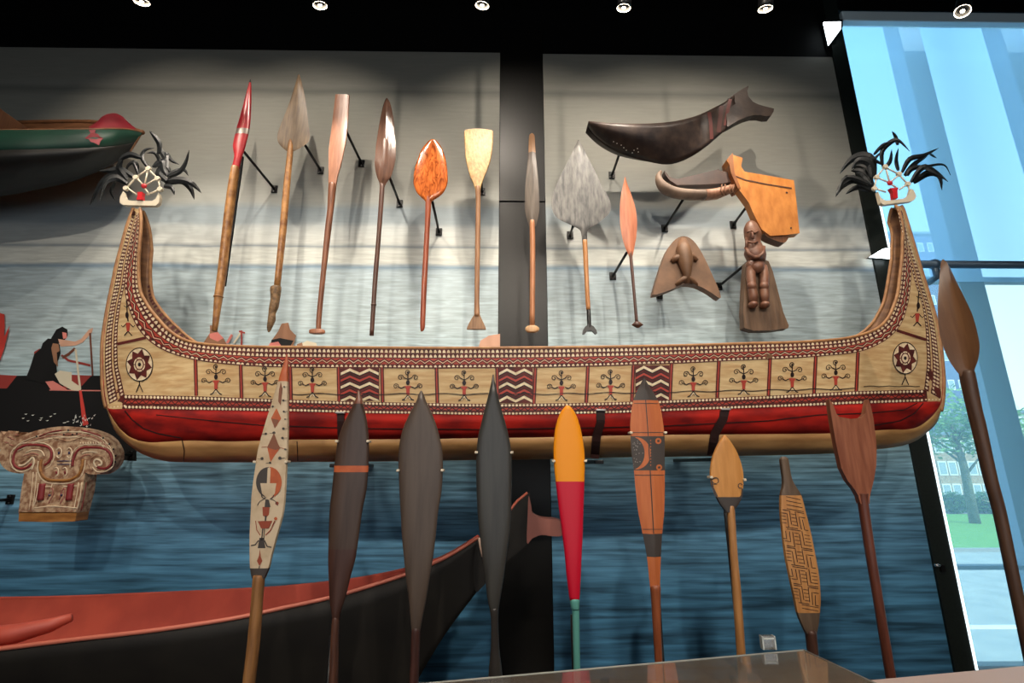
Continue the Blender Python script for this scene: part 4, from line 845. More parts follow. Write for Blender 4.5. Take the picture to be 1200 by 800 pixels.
for pts, w_b, k, lf in [([(831, 131.5), (833, 145), (834, 163)], 4, 0, .015), ([(846, 124), (844, 138), (842, 155)], 5, 1, .015), ([(856, 116), (853, 128), (850, 147)], 4, 0, .018)]:
    mb = MB(); hstroke(mb, bv10, dens(pts, 5), w_b, 0, lf, YU); mb.build('painted_band', BM_[k], t)
mb = MB()
for k in range(9):
    x, y = [(723, 168), (728, 170), (731, 173), (743, 176), (748, 178), (741, 179), (747, 174), (719, 166), (734, 176)][k]; hpoly(mb, bv10, arc(x, y, .8, .8, 0, 300, 6), 0, .012, YU)
mb.build('white_flecks', [mat('white_fleck', (200, 196, 186), .5)], t)
mb = MB(); a = [rs[i][0] for i in range(36)]; mb.tube([v for v in a], .006, 6); mb.build('rim', mat('worn_rim_wood', (90, 64, 52), .6), t, smooth=True)
# orange board with hooked end
t = thing('steering_board', 'broad orange wooden board with upright post and grey hooked beak lashed on', 'carving', P(915, 286, YU))
ow = wood('orange_board_wood', (176, 106, 42), (204, 132, 62), .45, 3, (6, 1, 2.5), .2)
mb = MB(); slab(mb, [(855, 184), (868, 188), (866, 197.5), (870, 204), (900, 209), (927.5, 214), (931, 244), (934, 275.5), (918, 277.5), (900, 278.5), (890, 271), (882, 256), (875, 240), (864, 225), (856, 209), (854, 200), (849.5, 190)], YU - .02, .07); mb.build('board', ow, t, bevel=.007)
mb = MB(); pstroke(mb, [(858, 205), (875, 211), (900, 216), (928, 220.5)], 1.4, YU - .058, 0); pstroke(mb, [(921, 225), (923, 226)], 2, YU - .058, 0); pstroke(mb, [(926, 267), (928, 267)], 2, YU - .058, 0); mb.build('incised_line', mat('dark_groove', (70, 36, 16), .6), t)
mb = MB(); slab(mb, [(849.5, 190), (855, 184), (857, 207), (864, 225), (861, 226), (853, 208)], YU + .0, .12); mb.build('post_side', wood('brown_post_side', (130, 74, 34), (150, 92, 46)), t, bevel=.004)
mb = MB(); slab(mb, smoothpoly([(892, 274), (902, 278), (920, 278), (919.5, 283.5), (915, 287), (905, 284), (896, 280)], 2), YU, .08); mb.build('foot', wood('brown_foot', (96, 58, 36), (120, 76, 48)), t, bevel=.006)
gw = mat('grey_driftwood', (110, 90, 76), .6, c2=(138, 116, 98), scale=10, bump=.4)
mb = MB(); loft_pts = [(774.5, 201), (771.5, 206.5), (773.5, 214), (780, 221), (792, 226), (810, 228.2), (826, 228.5)]
pts3 = [P(x, y, YU) for x, y in catmull(loft_pts, 4)]; n = len(pts3); mb.tube(pts3, [.012 + .03 * min(1, i / (n * .45)) for i in range(n)], 12, flat=1.3); mb.build('beak', gw, t, smooth=True)
mb = MB(); pts3 = [P(x, y, YU) for x, y in [(824, 228.5), (832, 228), (840, 227), (852, 223), (862, 219.5)]]; mb.tube(pts3, [.041, .042, .043, .036, .028], 12, flat=1.3); mb.build('neck', wood('pinkish_neck_wood', (150, 104, 80), (176, 128, 100), .5), t, smooth=True)
mb = MB(); slab(mb, [(777, 202), (783, 210), (792, 212.5), (818, 206.5), (840, 201), (841, 203), (856, 205), (856, 216), (838, 218), (818, 219), (792, 219.5), (783, 214), (778, 207)], YU + .02, .07); mb.build('dark_plank', mat('very_dark_wood', (52, 34, 28), .45, c2=(74, 50, 40), scale=9), t, bevel=.006)
mb = MB()
for x in (846, 850, 856, 860): mb.tube([P(x, 216, YU - .05), P(x - 1.5, 223, YU - .06), P(x + 1, 229, YU - .045)], .005, 6)
mb.build('lashing', mat('cord_lashing', (120, 84, 60), .8), t, smooth=True)
# triangular carving
t = thing('figurehead_carving', 'brown arrowhead-shaped wooden carving with a bird-like relief', 'carving', P(802, 346, YU))
m12 = mat('brown_carved_wood', (100, 72, 50), .55, c2=(126, 92, 66), scale=9, bump=.4)
pl = smoothpoly([(800, 279), (790, 282.5), (780, 295), (772.5, 315), (764.5, 342.5), (766, 347), (785, 341), (800, 334.5), (815, 336), (830, 343.7), (841, 351), (841.5, 345), (832, 322.5), (820, 297.5), (810, 283.7)], 3)
mb = MB(); slab(mb, pl, YU, .07); mb.build('board', m12, t, bevel=.008)
mb = MB(); Yr = YU - .035
mb.tube([P(800, 281, Yr + .01), P(801, 292, Yr - .02), P(803, 306, Yr - .025), P(805, 322, Yr - .02), P(806, 332, Yr - .01)], [.03, .055, .06, .03, .02], 12)
mb.tube([P(787, 306, Yr - .01), P(793, 302, Yr - .025), P(801, 301, Yr - .03), P(811, 300, Yr - .025), P(816.5, 305, Yr - .01)], [.018, .025, .03, .025, .018], 10)
mb.tube([P(792, 334, Yr), P(799, 328, Yr - .015), P(806, 324, Yr - .02), P(811, 328, Yr - .015), P(817, 334, Yr)], [.012, .02, .024, .02, .012], 10)
mb.build('relief_figure', m12, t, smooth=True)
# carved standing figure
t = thing('ancestor_carving', 'tapering wooden board carved with a standing human figure, under the orange board', 'carving', P(895, 389, YU))
m13 = mat('grey_brown_carved_wood', (110, 84, 62), .55, c2=(84, 62, 44), scale=5, stretch=(5, 5, 1), bump=.5)
mb = MB(); slab(mb, [(872, 309), (884, 303), (898, 308), (903, 320), (909, 343), (915, 367), (921.5, 383), (920.5, 386), (900, 388.5), (880, 388.7), (869.5, 385.5), (868.5, 368), (869.5, 345), (871, 322)], YU + .03, .07); mb.build('board', m13, t, bevel=.006)
m13b = mat('red_brown_figure_wood', (136, 96, 74), .42, c2=(108, 70, 54), scale=9, bump=.4)
mb = MB(); Yr = YU - .02
loft(mb, [(259, 877, 882), (262, 874, 886), (268, 872, 889.5), (275, 872.5, 892), (284, 874, 891), (290, 874, 894), (297, 872.5, 897), (302, 874.5, 897), (306, 876, 896)], Yr, .13); mb.build('head_and_torso', m13b, t, smooth=True)
mb = MB()
for pts in [[(875.5, 272), (880, 270), (884, 273), (888.5, 270.5)]]: mb.tube([P(x, y, Yr - .06) for x, y in pts], .009, 8)
mb.tube([P(881.5, 269, Yr - .05), P(882, 279, Yr - .078)], [.006, .012], 8); mb.tube([P(876, 283, Yr - .055), P(882, 284.5, Yr - .07), P(888, 283, Yr - .055)], .008, 8)
mb.tube([P(874, 290, Yr - .03), P(877, 297, Yr - .06), P(884, 301.5, Yr - .07), P(893, 301, Yr - .05)], .014, 8); mb.tube([P(895, 289, Yr - .03), P(894, 297, Yr - .055), P(888, 301.5, Yr - .07)], .014, 8)
mb.tube([P(875, 278, Yr - .03), P(874.5, 290, Yr - .04)], .01, 8)
mb.build('face_and_arms', m13b, t, smooth=True)
mb = MB(); mb.ball(P(887, 313, Yr - .02), (.055, .05, .05)); mb.ball(P(880, 311, Yr), (.04, .04, .05)); mb.ball(P(891, 312, Yr), (.035, .04, .05))
for s, xs in ((-1, (880, 881, 882.5)), (1, (893.5, 895.5, 896))):
    mb.tube([P(xs[0], 312, Yr), P(xs[1] - (1 if s < 0 else 0), 324, Yr - .01), P(xs[1], 338, Yr - .02), P(xs[2], 346, Yr - .02), P(xs[2], 356, Yr - .01)], [.034, .036, .032, .036, .028], 12); mb.ball(P(xs[1], 335, Yr - .03), .036); mb.ball(P(xs[2], 357, Yr - .02), (.036, .045, .026))
mb.build('legs', m13b, t, smooth=True)

# ------------------------------------------------------------------ scrolled white carving, far left
YS = 3.5
t = thing('scroll_carving', 'cream and red scroll-carved board with curled shoulders, lower left', 'carving', P(64, 610, YS))
cw = mat('limed_cream_wood', (196, 166, 134), .55, c2=(140, 98, 72), scale=34, bump=.5, lo=.4, hi=.6); cwr = mat('limed_crimson_paint', (132, 42, 44), .55); cwo = wood('bare_orange_brown_wood', (132, 84, 38), (168, 116, 60), .5, 9, (1, 1, 5)); cwl = mat('chalky_white_line', (224, 206, 176), .6)
pl = catmull([(19, 518), (35, 510), (58, 503), (84, 500), (108.5, 503), (128, 511.5), (138, 525.5), (139, 538), (133, 548), (122.5, 555), (112, 555), (107, 553)], 3) + [(104, 575), (97.5, 600), (30, 600), (33, 575), (36.5, 554)] + catmull([(30, 554.5), (19, 552), (10.5, 545), (7, 534), (10, 525)], 3)
mb = MB(); slab(mb, pl, YS, .1); mb.build('board', [cw], t, bevel=.006)
mb = MB(); slab(mb, [(1, 523), (4, 518), (3, 512), (7, 505), (10, 510), (16, 504.5), (18, 509), (28, 506), (23, 512), (24, 517), (12, 524), (5, 527)], YS - .01, .07); mb.build('crest', [cw], t, bevel=.005)
mb = MB(); slab(mb, [(31, 599), (97.5, 599), (95.5, 609.8), (65, 610.5), (30, 609.8)], YS, .1); mb.build('plinth_end', cwo, t, bevel=.006)
mb = MB(); YF = YS - .052
def sc(pts, w, mi, sub=5):
    R = catmull(pts, sub); q = [P(x, y, YF) for x, y in R]; mb.tube(q, w / 570 * YS / 2, 8, mi, flat=.7)
sc([(52, 545), (58, 540), (60.5, 532), (58, 525), (50, 522), (38, 521), (26, 523), (18, 529), (15.5, 538), (17, 545), (23, 549), (31, 548), (37, 543)], 2.6, 1)
sc([(53, 549), (59, 545), (63.5, 534), (60, 524), (51, 519), (38, 518), (24, 520), (14, 528), (12, 540), (16, 549)], 1.0, 2)
sc([(22, 545), (27, 545), (33, 541), (38, 536), (40, 541), (37, 550)], 2.0, 2); sc([(24, 541), (29, 539), (35, 535), (42, 534)], 2.2, 0)
sc([(85, 546), (86, 538), (90, 529), (97, 524.5), (108, 524), (120, 525), (128, 530), (131, 538), (129, 545), (122, 549), (114, 547)], 2.6, 1)
sc([(82, 548), (83, 536), (88, 526), (96, 521.5), (108, 520.5), (122, 522), (131, 529), (134, 539), (131, 548), (123, 552)], 1.0, 2)
sc([(117, 548), (112, 546), (110, 541), (113, 538), (118, 540), (119, 544), (115, 545)], 2.0, 2); sc([(108, 552), (104, 543), (107, 537), (114, 534), (121, 536), (124, 541)], 1.8, 0)
sc([(49, 538), (47, 548), (50, 557), (57, 562), (70, 563), (82, 562), (92, 556), (96, 547), (97, 538)], 3.0, 3); sc([(45, 540), (44, 550), (48, 560), (56, 565.5), (70, 566.5), (84, 565), (95, 558), (99, 547), (100, 539)], 1.0, 2)
for x in (69, 81): sc([(x - 3, 527), (x, 524.5), (x + 3, 527), (x + 2.5, 533), (x, 536.5), (x - 2.5, 534)], 1.2, 2, 3); sc([(x, 529), (x, 532)], 2, 4, 2)
for x in (65.5, 75.5): sc([(x - 2, 549), (x + 1, 547.5), (x + 3, 551), (x + 2, 556), (x - 1, 558)], 1.2, 2, 3); sc([(x, 552), (x + 1, 555)], 1.8, 1, 2)
for y in (540, 544): sc([(67, y), (84, y)], 1, 4, 2)
for x in (57.5, 71.5): sc([(x - 2, 585), (x + 1, 575), (x + 4, 572), (x + 4, 580), (x, 588), (x - 1, 590)], 1.3, 5, 3); sc([(x, 581), (x + 1, 579)], 2.4, 4, 2)
for x, dx in ((50, 2.6), (83.5, 3)): sc([(x, 566.5), (x - dx * .5, 576), (x - dx, 586)], 7, 1, 3); 
for x in (39, 43): sc([(x, 553), (x - 2, 575), (x - 5, 598)], .9, 2, 3)
for x in (90, 94, 99): sc([(x + 2, 565), (x, 580), (x - 4, 598)], 1.0, 2 if x != 99 else 1, 3)
for dd in (4, 7.5, 11):
    sc([(14 + dd * .6, 526 + dd * .2), (24 + dd * .3, 514 + dd), (50, 505.5 + dd * .9), (84, 502 + dd * .9), (108, 505 + dd * .9), (125 - dd * .5, 513 + dd * .8), (135 - dd, 526 + dd * .3)], 1.0, 2 if dd != 7.5 else 5)
sc([(30, 530), (38, 527), (48, 528), (52, 534)], 1.4, 2); sc([(28, 534), (38, 531), (45, 533)], 1.2, 5); sc([(96, 531), (104, 529), (114, 530)], 1.4, 2); sc([(94, 536), (100, 533), (106, 533)], 1.2, 5)
sc([(14, 547), (22, 552.5), (32, 551), (38, 546)], 1.2, 2); sc([(108, 547), (114, 552.5), (124, 552), (131, 547)], 1.2, 2); sc([(46, 570), (60, 570)], 1, 2); sc([(74, 570), (90, 569)], 1, 2); sc([(40, 595), (60, 593), (90, 595)], 1.2, 2)
sc([(45, 566), (43, 580), (40, 592)], 1.0, 2); sc([(61, 567), (59, 576)], 1, 2)
sc([(62, 513), (72, 515), (80, 517), (90, 514), (100, 511)], 1.4, 0); sc([(60, 511), (70, 511), (80, 512.5), (90, 511), (97, 508)], .9, 2)
sc([(46, 511), (60, 506), (72, 504)], 1.6, 1); sc([(95, 503.5), (110, 508), (118, 511)], 1.6, 1)
for x, y in [(75, 509), (80, 504), (85, 509), (90, 508), (43, 511), (121, 513), (128, 520), (133, 526), (135.5, 534), (135, 541)]: sc([(x, y - 1), (x, y + 1)], 1.8, 6, 2)
for x in range(94, 126, 3): sc([(x, 518 - .02 * (x - 94)), (x + .5, 520)], 1.0, 2, 2)
for x, y in [(11, 512), (15, 514), (20, 509), (8, 518), (13, 521)]: sc([(x - 2, y), (x + 2, y + 1)], 1.4, 5, 2)
mb.build('scroll_relief', [cw, cwr, cwl, cwo, mat('blue_black_inlay', (52, 48, 84), .4), mat('limed_pink', (164, 104, 90), .5), blackp], t, smooth=True)

# ------------------------------------------------------------------ green boat, upper left
t = thing('boat_prow', 'green and black boat prow with red nose cap, high at left', 'boat', P(60, 229, 3.6))
YG = 3.6
gg = mat('dark_green_paint', (16, 64, 48), .5, c2=(14, 54, 42), scale=8); gb = mat('black_hull_paint', (26, 25, 22), .55, c2=(20, 19, 17), scale=8); gi = wood('orange_brown_inner_wood', (112, 72, 44), (142, 94, 58), .6, 6, (1, 1, 4))
nr = [(-260, 156, 3.15), (-120, 154, 3.18), (0, 152.5, 3.22), (60, 152, 3.28), (105, 151.5, 3.34), (130, 151, 3.42), (150, 151.5, 3.52), (167, 155, YG)]
md_ = [(-260, 180, 3.13), (-120, 178, 3.16), (0, 176, 3.2), (60, 174.5, 3.27), (105, 173, 3.35), (130, 171, 3.44), (145, 169, 3.53), (158, 166, YG)]
kb = [(-260, 254, YG), (-120, 243, YG), (0, 229, YG), (37, 222.5, YG), (80, 213, YG), (110, 202, YG), (131, 192.5, YG), (152, 179, YG)]
fr_ = [(-260, 146, 3.9), (-120, 145, 3.9), (0, 144, 3.88), (60, 143, 3.85), (105, 143, 3.8), (130, 146, 3.74), (150, 150, 3.66), (167, 155, YG)]
def crv(pts, n=48):
    R = catmull(pts, 8); m = len(R) - 1; return [R[int(round(m * i / n))] for i in range(n + 1)]
a, b_, c, d = crv(nr), crv(md_), crv(kb), crv(fr_)
mb = MB(); rs = []
for p, q, r in zip(a, b_, c):
    col = [P(*p)] + [P(*(p[j] + (q[j] - p[j]) * f for j in range(3))) for f in (.5, 1)]
    for k in range(1, 7): f = k / 6; x = q[0] + (r[0] - q[0]) * f; y = q[1] + (r[1] - q[1]) * f; Y = q[2] + (r[2] - q[2]) * (1 - math.cos(f * PI / 2)); col.append(P(x, y, Y))
    rs.append(col)
sheet(mb, rs, 0, 2, 0, True); sheet(mb, rs, 2, 8, 1, True)
rf = []
for p, r in zip(d, c):
    col = []
    for k in range(9): f = k / 8; col.append(P(p[0] + (r[0] - p[0]) * f, p[1] + (r[1] - p[1]) * f, p[2] + (r[2] - p[2]) * (1 - math.cos(f * PI / 2))))
    rf.append(col)
sheet(mb, rf, 0, 8, 2)
mb.build('hull', [gg, gb, gi], t, smooth=True, solid=.012)
mb = MB(); mb.tube([P(*p) for p in a], .008, 8); mb.build('gunwale', gi, t, smooth=True)
mb = MB(); mb.tube([P(*p) for p in d], .02, 8); mb.build('gunwale', gi, t, smooth=True)
# red nose cap: a low humped deck between the gunwales
gr_ = mat('crimson_nose_paint', (128, 20, 36), .55, c2=(140, 28, 40), scale=10)
mb = MB(); hp = [(104, 148), (113, 144.5), (120, 135), (128, 131.8), (137, 131.2), (145, 137), (153, 146), (160, 151)]
rs2 = []
for i, (x, y) in enumerate(hp):
    f = i / (len(hp) - 1); yb = 151.5 + (1.5 if i == len(hp) - 1 else 0); Yn = 3.34 + (YG - 3.34) * f ** 1.3; Yf_ = 3.8 + (YG + .02 - 3.8) * f
    ym = (Yn + Yf_) / 2; rs2.append([P(x, yb, Yn), P(x, yb * .3 + y * .7, Yn * .7 + ym * .3), P(x, y, ym), P(x, y + 3, Yf_ * .7 + ym * .3), P(x, yb - 3, Yf_)])
sheet(mb, rs2, 0, 4, 0); o = mb.build('nose_cap', gr_, t, smooth=True, solid=.01); sd = o.modifiers.new('s', 'SUBSURF'); sd.levels = 2; sd.render_levels = 2
m_ = MB(); sheet(m_, rs, 0, 8, 0); bvg = BVHTree.FromPolygons(m_.v, m_.f)
mb = MB(); hpoly(mb, bvg, [(104, 152), (112, 152), (111, 156), (115, 157), (117, 160), (121, 162), (118, 165), (116, 170), (110, 167), (106, 166), (104, 163), (99, 162), (103, 159), (106, 156)], 0, .012, 3.3); mb.build('diamond_emblem', gr_, t)
mb = MB(); a0 = P(-40, 140, 3.5); mb.box(P(-60, 140, 3.5).x, P(17, 140, 3.5).x, 3.3, 3.75, P(0, 152, 3.4).z, P(0, 138.5, 3.5).z); mb.build('seat', wood('seat_brown', (110, 74, 52), (130, 90, 62)), t, bevel=.01)
c0 = P(40, 180, YM)
mb = MB(); mb.box(c0.x - .03, c0.x + .03, 3.62, YM - .001, c0.z - .04, c0.z + .04); mb.build('mount_arm', M_blackmetal, t)

# ------------------------------------------------------------------ black and red canoe, lower left
t = thing('dark_canoe', 'large black canoe with brick-red inside and carved snout, lower left', 'canoe', (P(250, 800, 3.1).x, 3.15, 0))
bh = mat('matt_black_hull', (32, 29, 25), .6, c2=(25, 22, 20), spec=.3, scale=6, bump=.15); rr_ = mat('brick_red_inside', (188, 82, 64), .5, c2=(168, 70, 56), scale=5, bump=.15); rr2 = mat('pinkish_red_rim', (190, 104, 84), .45)
nr = [(-200, 780, 2.72), (-80, 769, 2.74), (0, 760, 2.77), (80, 750, 2.8), (180, 738.5, 2.84), (270, 725, 2.9), (330, 712.5, 2.96), (385, 700.5, 3.0), (432, 687, 3.05), (475, 673, 3.1), (507, 660, 3.14), (532, 647.5, 3.17), (561, 629, 3.2)]
fr_ = [(-200, 703, 3.62), (-80, 702, 3.6), (0, 701, 3.57), (80, 699.5, 3.55), (180, 695.5, 3.51), (270, 691.5, 3.46), (330, 688, 3.42), (385, 682.5, 3.38), (432, 676, 3.33), (475, 667, 3.28), (507, 657.5, 3.25), (532, 646, 3.23), (561, 628, 3.2)]
rt = [(-200, 1000, 3.15), (-80, 1000, 3.15), (0, 990, 3.15), (80, 980, 3.15), (180, 965, 3.15), (270, 945, 3.15), (330, 925, 3.15), (385, 900, 3.16), (432, 872, 3.17), (470, 830, 3.18), (497, 783, 3.19), (525, 738, 3.2), (566, 684, 3.2)]
a, d, c = crv(nr, 72), crv(fr_, 72), crv(rt, 72)
def half(A, B, pw):
    out = []
    for p, r in zip(A, B):
        col = []
        for k in range(9):
            f = k / 8; v = P(*p); w = P(*r); z = v.z + (max(w.z, .02) - v.z) * f; x = v.x + (w.x - v.x) * f ** 1.2; y = v.y + (w.y - v.y) * (1 - math.cos(f * PI / 2)) ** pw; col.append(Vector((x, y, z)))
        out.append(col)
    return out
H1 = half(a, c, .9); H2 = half(d, c, .9)
mb = MB(); sheet(mb, H1, 0, 8, 0, True); sheet(mb, H2, 0, 8, 0); mb.build('hull', bh, t, smooth=True, solid=.004)
def ins(H, s): return [[Vector((v.x, c[-1].y + (v.y - c[-1].y) * (.96 - .06 * k / 8) + s * .004, v.z + .012 * k)) for k, v in enumerate(c)] for c in H]
mb = MB(); sheet(mb, ins(H2[:60], -1), 0, 8, 0); sheet(mb, ins(H1[:60], 1), 0, 8, 0, True); mb.build('inner_lining', rr_, t, smooth=True)
mb = MB(); mb.tube([P(*p) for p in a], .011, 8); mb.build('gunwale', rr2, t, smooth=True)
mb = MB(); mb.tube([P(*p) for p in d], .011, 8); mb.build('gunwale', rr_, t, smooth=True)
mb = MB(); mb.tube([P(-60, 752, 3.0), P(20, 742, 3.05), P(60, 732, 3.1), P(84, 723, 3.13)], [.06, .05, .038, .022], 12); mb.build('inner_rib', rr_, t, smooth=True)
mb = MB(); slab(mb, smoothpoly([(561, 630), (578, 622), (592, 606), (606, 588), (618, 577.5), (621, 582), (621, 600), (626, 604), (620, 632), (595, 655), (570, 680), (558, 690), (556, 660)], 3), 3.2, .12); mb.build('prow_head', bh, t, bevel=.01)
mb = MB(); slab(mb, smoothpoly([(619, 580), (622, 592), (624, 600), (635, 606), (657, 609), (658, 625), (646, 626.5), (634, 625), (623, 629), (617, 634), (618, 600)], 3), 3.2, .125); mb.build('snout', mat('pink_brown_snout', (150, 92, 80), .45), t, bevel=.012)
mb = MB(); mb.tube([P(x, y, 3.14) for x, y in [(563, 630), (578, 621), (592, 605), (606, 587), (618, 577)]], .008, 8); mb.build('rim_strip', rr2, t, smooth=True)
mb = MB(); mb.tube([P(561.5, 630, 3.13), P(563, 640, 3.13), P(565.5, 652, 3.13)], .008, 8); mb.build('joint_strip', mat('pale_joint', (200, 170, 150), .4), t, smooth=True)

# ------------------------------------------------------------------ window side
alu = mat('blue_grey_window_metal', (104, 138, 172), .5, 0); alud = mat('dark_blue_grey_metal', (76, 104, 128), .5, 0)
YG2 = YW + .55
zt_ = P(1100, 33, YG2).z
GM = []
for nm_, vl_ in (('scrim_glazing', .36), ('tinted_window_glass', .16)):
  glm = bpy.data.materials.new(nm_); GM.append(glm); glm.use_nodes = True; nt = glm.node_tree; nt.nodes.clear()
  out = nt.nodes.new('ShaderNodeOutputMaterial'); tr = nt.nodes.new('ShaderNodeBsdfTransparent'); tr.inputs[0].default_value = (.74, .92, .95, 1) if vl_ > .3 else (.84, .96, .9, 1)
  gl = nt.nodes.new('ShaderNodeBsdfGlossy'); gl.inputs['Roughness'].default_value = .03; tl = nt.nodes.new('ShaderNodeBsdfTranslucent'); tl.inputs[0].default_value = (.55, .8, .9, 1)
  m1 = nt.nodes.new('ShaderNodeMixShader'); m1.inputs[0].default_value = vl_; nt.links.new(tr.outputs[0], m1.inputs[1]); nt.links.new(tl.outputs[0], m1.inputs[2])
  m2 = nt.nodes.new('ShaderNodeMixShader'); m2.inputs[0].default_value = .05; nt.links.new(m1.outputs[0], m2.inputs[1]); nt.links.new(gl.outputs[0], m2.inputs[2]); nt.links.new(m2.outputs[0], out.inputs[0])
W = bpy.data.objects.new('window_1', None); COL.objects.link(W); W.location = (xw, YG2, 0); ORG[W.name] = Vector((xw, YG2, 0)); struct(W)
# vertical mullions (left edge px at y=35 traced)
xm1a, xm1b = P(1053, 35, YG2 - .05).x, P(1078, 35, YG2 - .05).x
xm2a = P(1173, 35, YG2 - .05).x; wm = xm1b - xm1a
for xa in (xm1a, xm2a, xm2a + (xm2a - xm1a)):
    MB().box(xa, xa + wm, YG2 - .05, YG2 + .14, 0, zt_ + 1).build('window_mullion', alu, W, bevel=.004)
    MB().box(xa + wm, xa + wm + .05, YG2 - .0, YG2 + .14, 0, zt_ + 1).build('window_mullion_side', alud, W)
zr = P(1150, 329, YG2).z
MB().box(xw, 9, YG2 - .03, YG2 + .06, zr - .02, zr + .03).build('window_rail', alud, W)
zr2 = P(1150, 665, YG2).z
MB().box(xw, 9, YG2 - .03, YG2 + .06, zr2 - .012, zr2 + .02).build('window_rail', alud, W)
zv = P(1150, 330, YW + .2).z
MB().box(xw, 9, YW + .20, YW + .206, zv, ZC).build('window_pane', GM[0], W); MB().box(xw, 9, YW + .20, YW + .206, 0, zv - .002).build('window_pane', GM[1], W)
# white edge trim on the jamb
wt = mat('white_window_jamb', (235, 240, 240), .4)
MB().box(xw, xw + .03, YW + .16, YW + .2, 0, zr).build('window_jamb', wt, W)
# horizontal pipe in front of the glass
t = thing('handrail_pipe', 'grey-blue horizontal pipe across the window beside the dark paddle', 'pipe', (4, YW + .1, P(1150, 309, YW + .1).z))
za = P(1150, 310, YW + .1).z; mb = MB(); mb.tube([(xw + .1, YW + .1, za), (9, YW + .1, za)], .036, 14); mb.build('pipe', mat('slate_pipe', (84, 104, 122), .4, .3), t, smooth=True)
xb = P(1095, 310, YW + .1).x; mb = MB(); mb.tube([(xb, YW + .1, za - .0), (xb, YW + .1, za - .12), (xb, YW + .2, za - .14)], .03, 10); mb.ball((xb, YW + .1, za), .05); mb.build('pipe_bracket', mat('slate_pipe', (0, 0, 0)), t, smooth=True)
# dark column edge and header beam
mcol = mat('black_green_column', (14, 20, 18), .5, c2=(24, 32, 28), scale=90)
xc0 = P(976, 66, YW - .02).x
MB().box(xrm + .004, xw + .004, YW - .03, YW + .23, 0, ZC).build('trim_1', mcol, origin=(xc0, YW, 0)); struct(bpy.data.objects['trim_1'])
zb1, zb0 = P(1100, 16, YW - .05).z, P(1100, 27, YW - .05).z
o = MB().box(xw, 9, YW - .07, YW - .002, zb0, zb1).build('trim_2', mat('grey_blue_header', (196, 212, 220), .5, 0), origin=(xw, YW, zb0), bevel=.01); struct(o)
# two small glaring wedge lamps at the column
EM = mat('lamp_glow', (255, 255, 255), .5, emit=(236, 250, 255), es=9)
for poly, lb in [([(965, 26.5), (985, 26), (985, 34), (971, 53)], 'small glaring white wedge lamp at the top of the column beside the window'), ([(1019, 301), (1034, 292), (1043, 290), (1045, 303)], 'small glaring white wedge lamp beside the right tip of the painted canoe')]:
    c = P(poly[0][0], poly[0][1], YW - .08); t = thing('wedge_lamp', lb, 'lamp', (c.x, YW - .06, c.z), 'glaring wedge lamps on the window column')
    mb = MB(); slab(mb, poly, YW - .085, .012); mb.build('glowing_face', EM, t)
    q = [(x + (x - sum(p[0] for p in poly) / 4) * .12, y + (y - sum(p[1] for p in poly) / 4) * .12) for x, y in poly]
    mb = MB(); slab(mb, q, YW - .053, .046); mb.build('housing', M_blackmetal, t)
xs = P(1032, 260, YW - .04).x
for ya, yb, lb in [(236, 289, 'added glowing strip for daylight glare on the column edge above the right canoe tip wedge lamp'), (306, 786, 'long added glowing strip for daylight glare down the column edge below the wedge lamp')]:
    za, zb2 = P(1032, ya, YW - .04).z, max(0.02, P(1032, yb, YW - .04).z); t = thing('glare_strip', lb, 'glare strip', (xs, YW - .04, zb2), 'strips glowing for daylight glare on the window column')
    MB().box(xw + .006, xw + .030, YW - .03, YW - .005, zb2, za).build('glare_backing', M_blackmetal, t); MB().box(xw + .009, xw + .027, YW - .034, YW - .03, zb2, za).build('glare_face', mat('daylight_glare_glow', (255, 255, 255), .5, emit=(226, 248, 255), es=1.6), t)  # emissive strip stands in for daylight glare along the jamb
t = thing('metal_fitting', 'tiny bright metal fitting on the dark column low by the window', 'fitting', P(1099, 663, YW - .05))
mb = MB(); mb.ball(P(1098, 662, YW - .05), (.022, .02, .014)); mb.build('knob', mat('polished_steel', (240, 240, 240), .15, 1), t, smooth=True)
mb = MB(); mb.box(P(1098, 662, YW).x - .012, P(1098, 662, YW).x + .02, YW - .05, YW - .03, P(1098, 670, YW - .05).z, P(1098, 662, YW - .05).z); mb.build('bracket', M_blackmetal, t)

# ------------------------------------------------------------------ outdoors
ZO = -2.6
grass = mat('grass', (96, 150, 60), .9, c2=(120, 170, 80), scale=3); road = mat('pale_paving', (178, 178, 172), .9, c2=(160, 162, 160), scale=1.5)
o = MB().box(-30, 90, YW + .5, 120, ZO - .2, ZO).build('ground', road, origin=(0, 5, ZO)); struct(o)
def yo(py, z=ZO): return PZ(1140, py, z).y
yg0, yg1 = yo(645), yo(603)
print('grass y', yg0, yg1)
o = MB().box(-10, 80, yg0, yg1, ZO, ZO + .06).build('lawn', grass); tag(o, 'strip of bright green lawn outside the window', 'lawn', kind='stuff')
o = MB().box(-10, 80, yg0 - .35, yg0, ZO, ZO + .14).build('kerb', mat('kerb_stone', (150, 150, 150), .8)); tag(o, 'grey stone kerb in front of the lawn outside', 'kerb')
o = MB().box(-10, 80, yo(737), yo(733), ZO, ZO + .02).build('road_line', mat('white_line', (235, 235, 235), .8)); tag(o, 'white painted line on the paving outside the window', 'road marking')
def leafcloud(mb, c, r, n, s, mi=0):
    for k in range(n):
        a = random.random() * 2 * PI; z = random.uniform(-1, 1); q = math.sqrt(1 - z * z); rr = random.uniform(.55, 1)
        p = Vector(c) + Vector((math.cos(a) * q * r[0] * rr, math.sin(a) * q * r[1] * rr, z * r[2] * rr))
        u = Vector((random.gauss(0, 1), random.gauss(0, 1), random.gauss(0, 1))).normalized(); v = u.orthogonal().normalized()
        mb.add([p - u * s, p + v * s * .5, p + u * s, p - v * s * .5], [(0, 1, 2, 3)], mi)
